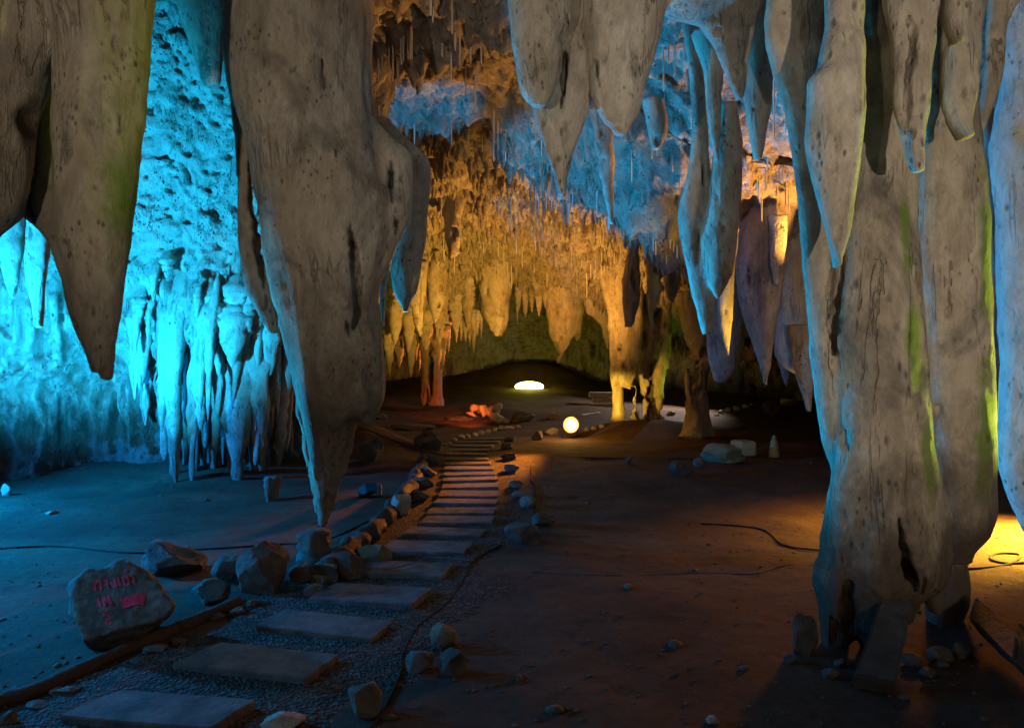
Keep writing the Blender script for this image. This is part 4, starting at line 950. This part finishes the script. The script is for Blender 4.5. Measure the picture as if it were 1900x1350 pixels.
    lay('thai_lettering', [S([(495, 395), (515, 385), (512, 415), (495, 405)], 22), S([(512, 400), (540, 520)], 30), S([(525, 440), (560, 385), (595, 370), (612, 400), (622, 510)], 30),
                           S([(660, 365), (690, 358), (705, 380), (728, 485)], 26),
                           S([(765, 400), (790, 420), (822, 465)], 24), S([(800, 330), (815, 350), (845, 455), (825, 465)], 34),
                           S([(862, 318), (885, 400), (905, 445)], 32),
                           S([(925, 330), (945, 320), (962, 345), (945, 365)], 22), S([(952, 340), (970, 435), (1030, 425), (1000, 300)], 30), S([(955, 215), (985, 240), (1022, 198)], 24), S([(962, 205), (975, 222)], 22),
                           S([(1045, 305), (1065, 288), (1085, 300), (1115, 415)], 28)])
    lay('english_lettering', [S([(568, 615), (590, 690), (612, 765)], 40), S([(640, 600), (660, 680), (680, 745)], 38), S([(640, 605), (765, 722)], 34), S([(722, 580), (745, 650), (768, 722)], 36)])
    lay('chinese_lettering', [S([(668, 818), (675, 850), (655, 895)], 22), S([(672, 825), (705, 860), (742, 885)], 22), S([(690, 945), (700, 1030)], 22), S([(690, 945), (762, 938)], 20), S([(760, 935), (765, 1008)], 22), S([(700, 1022), (768, 1005)], 18)])
    lay('arrow', [area([(900, 635), (1150, 562), (1185, 715), (942, 780)]), area([(1140, 520), (1278, 600), (1278, 606), (1165, 640)]), area([(1165, 640), (1278, 606), (1228, 748), (1200, 715)])])
sign_boulder()

# ------------------------------------------------------------------ tubes: logs, cables
def tube_mesh(name, pts, rad, mat, segs=10, lump=0., seed=0, n=60, cap=True):
    pts = catmull(pts, max(3, n // max(1, len(pts) - 1)))
    T_ = np.gradient(pts, axis=0); T_ /= np.linalg.norm(T_, axis=1)[:, None]
    up = np.array([0, 0, 1.]); S1 = np.cross(T_, up); S1 /= np.maximum(1e-6, np.linalg.norm(S1, axis=1))[:, None]; S2 = np.cross(S1, T_)
    a = np.linspace(0, 2 * np.pi, segs, endpoint=False)
    V = pts[:, None, :] + rad * (np.cos(a)[None, :, None] * S1[:, None, :] + np.sin(a)[None, :, None] * S2[:, None, :])
    if lump:
        q = V.reshape(-1, 3); dn = fbm(q * 6 + seed, 3).reshape(len(pts), segs)
        V = pts[:, None, :] + (V - pts[:, None, :]) * (1 + lump * dn)[..., None]
    m = len(pts); Q = []
    for i in range(m - 1):
        for k in range(segs): Q.append((i * segs + k, i * segs + (k + 1) % segs, (i + 1) * segs + (k + 1) % segs, (i + 1) * segs + k))
    me = bpy.data.meshes.new(name)
    V = V.reshape(-1, 3)
    me.from_pydata([tuple(v) for v in V], [], [q[::-1] for q in Q] + [tuple(range(segs)), tuple(range((m - 1) * segs, m * segs))[::-1]])
    me.polygons.foreach_set('use_smooth', [True] * (len(Q)) + [False] * 2); me.materials.append(mat)
    return me
def ground_line(px, lift):
    return [p + np.array([0, 0, lift]) for p in (drop(x, y) for x, y in px)]
def tube(name, px, rad, mat, label, cat, lift=None, segs=10, lump=0., n=80, group=None):
    P = ground_line(px, rad * .6 if lift is None else lift); c = np.mean(P, 0)
    return tag(link(name, tube_mesh(name, [p - c for p in P], rad, M[mat], segs, lump, 3, n), c), label, cat, group)
tube('edging_log', [(-60, 1336), (0, 1309), (70, 1285), (200, 1227), (330, 1171), (442, 1122)], .036, 'log', 'straight weathered log edging the path below the lettered boulder', 'log', lump=.25, n=140, segs=14)
tube('edging_root', [(598, 1086), (620, 1058), (660, 1022), (700, 990), (728, 955), (752, 925), (768, 898), (782, 872), (790, 856)], .085, 'log', 'thick winding root-like edging curving along the path to the dark boulder', 'log', lump=.6, n=140, segs=16)
tube('cable', [(690, 1352), (722, 1300), (745, 1245), (748, 1215), (775, 1165), (830, 1120), (865, 1070), (880, 1040), (930, 1012)], .008, 'cable', 'black cable snaking past the three rocks beside the path', 'cable', n=120, segs=7)
tube('cable', [(-20, 1020), (100, 1014), (240, 1026), (400, 1018), (520, 1010), (600, 1004), (690, 965), (740, 950)], .008, 'cable', 'black cable lying across the blue floor toward the stump', 'cable', n=120, segs=7)
tube('cable', [(1300, 972), (1370, 976), (1420, 985), (1455, 1012), (1530, 1022), (1600, 1026)], .008, 'cable', 'dark cable curving over the reddish earth to the thick pillar', 'cable', n=90, segs=7)
tube('cable', [(1700, 1055), (1800, 1056), (1870, 1048), (1892, 1030), (1850, 1028), (1838, 1038), (1870, 1046), (1930, 1040)], .010, 'cable', 'looped cable on the amber-lit earth beyond the thick pillar', 'cable', n=120, segs=7)
tube('wire', [(590, 1058), (660, 1068), (720, 1070), (770, 1058), (800, 1048), (880, 1054)], .005, 'wire', 'thin pale wire lying across a paving slab', 'wire', lift=.062, n=80, segs=6)
tube('wire', [(985, 1058), (1100, 1066), (1200, 1066), (1300, 1062), (1400, 1064), (1450, 1050), (1530, 1048)], .004, 'wire', 'thin pale wire lying straight across the bare earth', 'wire', n=80, segs=6)
tube('cable', [(987, 862), (985, 890), (992, 900), (993, 930), (990, 958)], .010, 'cable', 'short cable dropping past the yellowish rock by the path', 'cable', n=60, segs=7)
tube('stick', [(1080, 771), (1095, 769), (1112, 767)], .03, 'plank', 'thin pale stick lying behind the round lamp', 'stick', n=20)

# boards
def board(name, corners_w, thick, mat, label, cat):
    """corners: four world points of one face; extruded back along its normal"""
    q = [Vector(p) for p in corners_w]; n = (q[1] - q[0]).cross(q[3] - q[0]).normalized()
    bm = bmesh.new(); a = [bm.verts.new(v) for v in q]; b = [bm.verts.new(v + n * thick) for v in q]
    bm.faces.new(a); bm.faces.new(b[::-1])
    for i in range(4): bm.faces.new((a[i], b[i], b[(i + 1) % 4], a[(i + 1) % 4]))
    bmesh.ops.recalc_face_normals(bm, faces=bm.faces)
    bmesh.ops.bevel(bm, geom=bm.edges[:], offset=thick * .12, segments=2, affect='EDGES')
    bmesh.ops.subdivide_edges(bm, edges=[e for e in bm.edges if e.calc_length() > .12], cuts=6, use_grid_fill=True)
    V = np.array([v.co[:] for v in bm.verts]); dn = .012 * fbm(V * 9, 3)
    for v, d in zip(bm.verts, dn): v.co += Vector((d, d * .5, d * .6))
    c = sum(q, Vector()) / 4
    me = bpy.data.meshes.new(name); bm.to_mesh(me); bm.free(); me.materials.append(M[mat])
    for v in me.vertices: v.co -= c
    return tag(link(name, me, c), label, cat)
g0 = drop(1577, 1278); g1 = drop(1655, 1288); Ys = 3.75
board('stone_slab', [g0, g1, at(1693, 1105, Ys), at(1640, 1098, Ys)], .09, 'slate', 'grey stone slab propping up the thick pillar, leaning and flecked with white', 'slab')
a = drop(1905, 1300); b = drop(1880, 1255)
board('timber_beam', [drop(1822, 1196) + np.array([0, 0, .05]), drop(1918, 1292) + np.array([0, 0, .05]), drop(1938, 1268) + np.array([0, .05, .11]), drop(1848, 1180) + np.array([0, .05, .12])], .12, 'log', 'dark timber beam lying beside the thick pillar at the picture edge', 'timber')
for i, (y0, y1, x0, lab) in enumerate([(727, 737, 1093, 'topmost pale plank of the stack behind the far column'), (738, 747, 1099, 'middle pale plank of the stack behind the far column'), (748, 757, 1105, 'bottom pale plank of the stack behind the far column')]):
    D = 22.5
    bm = bmesh.new(); bmesh.ops.create_cube(bm, size=1.)
    p0, p1 = at(x0, y1, D), at(1152, y0, D); s = (p1[0] - p0[0], .35, (y1 - y0 - .8) / F * D)
    for v in bm.verts: v.co = Vector((v.co.x * s[0], v.co.y * s[1], v.co.z * s[2]))
    bmesh.ops.bevel(bm, geom=bm.edges[:], offset=.015, segments=2, affect='EDGES')
    me = bpy.data.meshes.new('plank'); bm.to_mesh(me); bm.free(); me.materials.append(M['plank'])
    tag(link('plank', me, ((p0[0] + p1[0]) / 2, D + .05 * i, (p0[2] + p1[2]) / 2)), lab, 'plank', 'stack of pale planks')
p = drop(1125, 764)
# trestle under the planks so that they rest on something
zb = at(1100, 757, 22.5)[2]; gzz = gz(at(1125, 757, 22.5)[0], 22.55)
if zb - gzz > .02:
    bm = bmesh.new()
    for dx in (-.35, .4):
        m_ = Matrix.Translation((at(1128, 0, 22.5)[0] + dx, 22.6, (zb + gzz) / 2 - .02)) @ Matrix.Diagonal((.16, .3, zb - gzz + .03, 1)); bmesh.ops.create_cube(bm, size=1., matrix=m_)
    bmesh.ops.bevel(bm, geom=bm.edges[:], offset=.012, segments=1, affect='EDGES')
    me = bpy.data.meshes.new('trestle'); bm.to_mesh(me); bm.free(); me.materials.append(M['log']); tag(link('trestle', me), 'low dark trestle under the stack of pale planks', 'trestle')

# orange broken rocks
def red_rocks():
    D = drop(905, 783)[1]
    def seg(a, b, r0, r1): return (at(*a, D), at(*b, D), r0 / F * D, r1 / F * D)
    segs = [seg((878, 757), (898, 756), 5, 6), seg((890, 762), (926, 754), 5, 5), seg((894, 757), (897, 772), 5, 4), seg((905, 764), (925, 778), 6, 8), seg((918, 774), (942, 782), 8, 4), seg((860, 762), (888, 773), 2.5, 3), seg((922, 754), (922, 768), 5, 3)]
    h = .035
    lo = np.min([np.minimum(s[0], s[1]) for s in segs], 0) - .3; hi = np.max([np.maximum(s[0], s[1]) for s in segs], 0) + .3
    xs, ys, zs = [np.arange(lo[i], hi[i], h) for i in range(3)]
    X = np.stack(np.meshgrid(xs, ys, zs, indexing='ij'), -1); f = None
    for i, (a, b, r0, r1) in enumerate(segs):
        off = np.array([0, .12 * math.sin(i * 2.3), 0]); a = a + off; b = b + off
        ab = b - a; t_ = np.clip(((X - a) @ ab) / (ab @ ab), 0, 1)
        g = np.linalg.norm(X - (a + t_[..., None] * ab), axis=-1) - (r0 + (r1 - r0) * t_)
        f = g if f is None else np.minimum(f, g)
    f = f + (.06 * fbm(X.reshape(-1, 3) * 4, 3)).reshape(f.shape)
    V, Q = surface_nets(f, lo, h); c = V.mean(0)
    tag(link('broken_rock', mesh_np('broken_rock', V - c, Q, M['rock_pale'], False), c), 'jagged broken rock glowing orange-red on the far slope', 'rock')
red_rocks()

# ------------------------------------------------------------------ lamps
def box_bm(bm, c, s, rot=None, bev=.01):
    r0 = bmesh.ops.create_cube(bm, size=1., matrix=Matrix.Translation(c) @ (rot or Matrix()) @ Matrix.Diagonal((*s, 1)))
def to_mesh(bm, name, mat, bev=.006):
    if bev: bmesh.ops.bevel(bm, geom=bm.edges[:], offset=bev, segments=2, affect='EDGES', clamp_overlap=True)
    bmesh.ops.recalc_face_normals(bm, faces=bm.faces)
    me = bpy.data.meshes.new(name); bm.to_mesh(me); bm.free(); me.materials.append(mat); return me
def floodlight(loc, aim, w, hgt, glass, label, stand, round_=False, oval=False):
    root = empty('floodlight', (loc[0], loc[1], gz(loc[0], loc[1]) if stand else loc[2] - hgt / 2), label, 'floodlight')
    d = (Vector(aim) - Vector(loc)).normalized(); rot = d.to_track_quat('-Y', 'Z').to_matrix().to_4x4()
    lm = Matrix.Translation(Vector(loc) - root.location) @ rot
    bm = bmesh.new()
    if round_:
        bmesh.ops.create_cone(bm, cap_ends=True, segments=32, radius1=w * .56, radius2=w * .38, depth=.2, matrix=lm @ Matrix.Translation((0, .12, 0)) @ Matrix.Rotation(R(-90), 4, 'X') )
    else:
        bmesh.ops.create_cube(bm, size=1., matrix=lm @ Matrix.Translation((0, .11, 0)) @ Matrix.Diagonal((w * (.8 if oval else 1.12), .2, hgt * (.8 if oval else 1.2), 1)))
    link('housing', to_mesh(bm, 'housing', M['metal']), (0, 0, 0), root)
    bm = bmesh.new()
    if round_ or oval:
        bmesh.ops.create_uvsphere(bm, u_segments=32, v_segments=12, radius=w / 2, matrix=lm @ Matrix.Diagonal((1, .35 if round_ else .12, hgt / w, 1))); bv = 0
    else:
        bmesh.ops.create_cube(bm, size=1., matrix=lm @ Matrix.Diagonal((w, .024, hgt, 1))); bv = .006
    link('lens', to_mesh(bm, 'lens', glass, bv), (0, 0, 0), root)
    if round_:
        bm = bmesh.new(); prof = [(.10, .06), (.13, .03), (.155, -.01), (.17, -.03), (.18, -.03), (.165, .01), (.14, .07), (.10, .09)]
        rings = [[bm.verts.new(lm @ Vector((q[0] * math.cos(a_), q[1], q[0] * math.sin(a_)))) for a_ in np.linspace(0, 2 * math.pi, 40, endpoint=False)] for q in prof]
        for u_, v_ in zip(rings, rings[1:]):
            for k_ in range(40): bm.faces.new((u_[k_], u_[(k_ + 1) % 40], v_[(k_ + 1) % 40], v_[k_]))
        link('halo_dish', to_mesh(bm, 'halo_dish', M['dish'], 0), (0, 0, 0), root)  # dish added to imitate the halo round the lamp
    bm = bmesh.new(); zl = loc[2] - root.location.z
    for sx in (-1, 1):
        bmesh.ops.create_cube(bm, size=1., matrix=Matrix.Translation((sx * w * .62, .1, zl * .5 + .01)) @ Matrix.Diagonal((.02, .04, max(zl, .04), 1)))
    bmesh.ops.create_cube(bm, size=1., matrix=Matrix.Translation((0, .1, .012)) @ Matrix.Diagonal((w * 1.3, .06, .02, 1)))
    link('bracket', to_mesh(bm, 'bracket', M['metal'], .003), (0, 0, 0), root)
    return root

def spot(name, loc, aim, col, power, angle=120, blend=.6, radius=.08):
    l = bpy.data.lights.new(name, 'SPOT'); l.energy = power; l.color = col; l.spot_size = R(angle); l.spot_blend = blend; l.shadow_soft_size = radius
    o = bpy.data.objects.new(name, l); C.objects.link(o); o.location = loc
    o.rotation_euler = (Vector(aim) - Vector(loc)).to_track_quat('-Z', 'Y').to_euler(); return o
def point(name, loc, col, power, radius=.1):
    l = bpy.data.lights.new(name, 'POINT'); l.energy = power; l.color = col; l.shadow_soft_size = radius
    o = bpy.data.objects.new(name, l); C.objects.link(o); o.location = loc; return o

CYAN = (.01, .50, 1.); BLUE = (.0, .40, 1.); AMBER = (1., .44, .07); YEL = (1., .60, .06); YG = (.80, 1., .05); RED = (1., .16, .02); GREEN = (.2, 1., .08)
M['dish'] = simple_mat('halo_dish_amber', (.5, .27, .08), (.6, .33, .1), 5, .5, .001)  # amber of the lamp's halo, put into the dish colour
M['lens_warm'] = emit_mat('warm_lamp_glass', (1., .72, .35), 18.)
M['lens_yellow'] = emit_mat('yellow_lamp_glass', (1., .92, .28), 10.)
M['lens_blue'] = emit_mat('blue_lamp_glass', (0, .3, .8), .035)

A = at(1060, 788, 15.3)
floodlight(A, A + np.array([-1.2, -3, .35]), .24, .24, M['lens_warm'], 'round white-hot floodlight with amber glow beside the far end of the path', True, True)
Bp = at(982, 717, 27.2)
floodlight(Bp, Bp + np.array([-.2, -3, .4]), 1.15, .42, M['lens_yellow'], 'wide glowing yellow floodlight against the green back wall', True, False, True)
Bx = drop(690, 924)
floodlight((Bx[0], Bx[1], Bx[2] + .13), (Bx[0] + 2, Bx[1] - 2.2, Bx[2] + 1.4), .13, .09, M['lens_blue'], 'small box floodlight with blue glass on the floor beside the winding edging', True)

spot('cyan_flood', (-5.0, 5.2, .45), (-5.4, 9.3, 3.6), CYAN, 4600, 84, .7, .12)
spot('blue_flood', (Bx[0] + .05, Bx[1] - .1, .40), (Bx[0] + .05 + .737, Bx[1] - .504, .40 + .544), BLUE, 2600, 76, .2, .05)
spot('blue_band_lamp', (Bx[0] + .1, Bx[1] + .1, .45), (1.1, 11.2, 4.4), BLUE, 3000, 36, .5, .05)
spot('alcove_fill', (.3, 9.0, .4), (2.05, 8.4, 4.7), BLUE, 1300, 46, .5, .05)  # added on the open floor to brighten the blue alcove, no fixture
spot('blue_patch_lamp', (Bx[0], Bx[1] + .1, .45), (-1.35, 10.2, 5.3), BLUE, 1900, 21, .6, .04)
spot('white_flood', (-2.6, -1.4, 1.2), (-1.0, 4.4, 5.0), (1., .91, .77), 680, 72, .9, .05)
spot('white_pillar_flood', (2.0, -1.6, 1.2), (2.95, 3.8, 3.1), (1., .91, .77), 740, 70, .9, .05)
spot('rim_fill', (-4.5, 6.85, .4), (-2.0, 6.0, 1.4), CYAN, 1000, 50, .5, .05)  # added for the blue rim of the hanging column, no fixture
spot('amber_lamp', A + np.array([-.1, -.25, .05]), A + np.array([-4.1, -4.25, 4.5]), AMBER, 330, 112, .6, .12)
spot('arch_lamp', (.9, 14.4, .35), (-.4, 17.0, 6), (1., .47, .075), 2500, 120, .7, .06)
spot('olive_lamp', (-.9, 15.2, .3), (-2.4, 18.2, 4.2), YG, 210, 90, .8, .06)
point('yellow_lamp', Bp + np.array([0, -.35, .35]), (1., .85, .06), 70, .12)
spot('red_lamp', (-.2, 21.8, 1.1), (-2.6, 20.9, 2.7), (1., .25, .03), 1500, 52, .6, .06)
spot('red_floor_lamp', (-.7, 17.4, .6), (-2.0, 20.6, .1), RED, 300, 60, .8, .06)
spot('green_lamp', (-2.2, 22.6, .8), (.2, 20.5, 3.9), GREEN, 160, 90, .6, .1)
spot('column_lamp', A + np.array([.15, .1, .1]), (2.75, 17.3, .9), YEL, 700, 34, .6, .06)
spot('green_column_lamp', (4.75, 18.0, .6), (3.9, 18.2, 2.0), (.6, 1., .06), 45, 90, .6, .06)
spot('tip_fill', (3.4, 8.35, 1.2), (2.82, 9.0, 2.25), YEL, 300, 36, .5, .04)  # added to make the yellow stalactite glow, no fixture here
spot('passage_tip_lamp', (4.75, 10.6, .7), (4.35, 10.0, 1.3), YEL, 40, 100, .5, .05)
spot('niche_lamp', (4.2, 9.0, 2.6), (3.2, 8.5, 4.5), AMBER, 750, 95, .5, .05)
spot('blue_spill_fill', (-5.6, 5.2, 1.5), (-4.0, 4.8, -.4), (0., .32, 1.), 1900, 94, .9, .1)  # added in place of the cyan flood's spill on the floor
spot('blue_path_fill', (-4.7, 2.9, 1.9), (-2.3, 3.3, 0), BLUE, 330, 80, .9, .1)  # added in place of the bright wall's glow on the slabs
spot('roof_lamp', A + np.array([-.1, -.2, .1]), (-1.3, 8.1, 5.5), AMBER, 3200, 26, .6, .1)
spot('path_lamp', (1.15, 15.0, .95), (-.45, 10.2, 0), (1., .27, .03), 4200, 20, 1., .12)
spot('blue_wall_fill', (-7.0, 7.0, 1.4), (-4.6, 8.0, -.1), (0., .30, 1.), 2400, 104, .9, .1)  # added to turn the wall foot and left floor blue
point('lamp_pool', A + np.array([-.1, -.35, .3]), (1., .5, .1), 60, .1)
for k_ in (-1, 1): point('dish_glow', A + np.array([-.075 + .17 * k_, -.21, .02]), (1., .42, .06), .05, .03)  # added to light the halo dish
spot('earth_lamp', (5.6, 9.2, 1.5), (3.0, 5.6, 0), (1., .31, .04), 900, 54, .9, .4)
spot('lime_lamp', (4.6, 4.6, .9), (2.7, 3.95, 1.7), YG, 760, 44, .6, .06)
spot('gap_lamp', (4.95, 6.2, .6), (4.75, 6.2, 0), (1., .52, .05), 2500, 130, .5, .25)
spot('passage_lamp', (6.2, 23, 2.6), (4.4, 22, .3), (1., .95, .9), 1200, 100, .6, .1)

# ------------------------------------------------------------------ pebbles
def pebbles():
    r = np.random.default_rng(5); V, Fc = [], []
    bm = bmesh.new(); bmesh.ops.create_icosphere(bm, subdivisions=1, radius=1.)
    bv = np.array([v.co[:] for v in bm.verts]); bf = [[v.index for v in f.verts] for f in bm.faces]; bm.free()
    n = 0
    while n < 1500:
        y = 2.2 * (5.5 ** r.uniform(0, 1)); x = r.uniform(-.8, .8) * y
        s = r.uniform(.004, .014) * (1 + 1.8 * (r.uniform() < .06))
        v = bv * s * r.uniform(.6, 1.3, 3) * (1 + .2 * r.normal(size=bv.shape))
        v[:, 2] *= .6; V.append(v + [x, y, 0]); Fc.append(np.array(bf) + n * len(bv)); n += 1
    V = np.concatenate(V); c = V.reshape(n, -1, 3).mean(1); z = ground_z(c[:, 0], c[:, 1]); V[:, 2] += np.repeat(z, len(bv)) + .004
    tag(link('pebbles', mesh_np('pebbles', V, np.concatenate(Fc), M['rock'])), 'small stones and clods scattered over the trodden earth', 'pebbles', kind='stuff')
pebbles()

# ------------------------------------------------------------------ sky beyond the cave mouth, camera
S = bpy.context.scene
w = bpy.data.worlds.new('World'); S.world = w; w.use_nodes = True
nt = w.node_tree; bg = nt.nodes['Background']
sky = nt.nodes.new('ShaderNodeTexSky'); sky.sky_type = 'NISHITA'; sky.sun_disc = False
sky.sun_elevation = R(22); sky.sun_rotation = R(180); sky.dust_density = 4.; sky.air_density = 1.0; sky.ozone_density = 1.
nt.links.new(sky.outputs[0], bg.inputs[0]); bg.inputs[1].default_value = .026
# the daylight that comes in at the mouth behind the camera is sampled through this portal
pl = bpy.data.lights.new('cave_mouth', 'AREA'); pl.shape = 'RECTANGLE'; pl.size = 15; pl.size_y = 3.4; pl.cycles.is_portal = True
po = bpy.data.objects.new('cave_mouth', pl); C.objects.link(po); po.location = (0, -5.9, 1.5); po.rotation_euler = (R(90), 0, 0)

cam = bpy.data.cameras.new('camera'); co = bpy.data.objects.new('camera', cam); C.objects.link(co)
co.location = (0, 0, CAMZ); co.rotation_euler = (R(90), 0, 0)
cam.sensor_width = 36; cam.lens = F / 1900 * 36; cam.shift_y = (HY - 675) / 1900; cam.clip_end = 200; cam.clip_start = .05
S.camera = co
S.render.engine = 'CYCLES'
S.cycles.use_denoising = True; S.cycles.denoiser = 'OPENIMAGEDENOISE'
S.cycles.max_bounces = 6; S.cycles.diffuse_bounces = 4; S.cycles.glossy_bounces = 2; S.cycles.sample_clamp_indirect = 4
S.cycles.caustics_reflective = False; S.cycles.caustics_refractive = False
S.view_settings.view_transform = 'Standard'; S.view_settings.look = 'None'; S.view_settings.exposure = 0; S.view_settings.gamma = 1
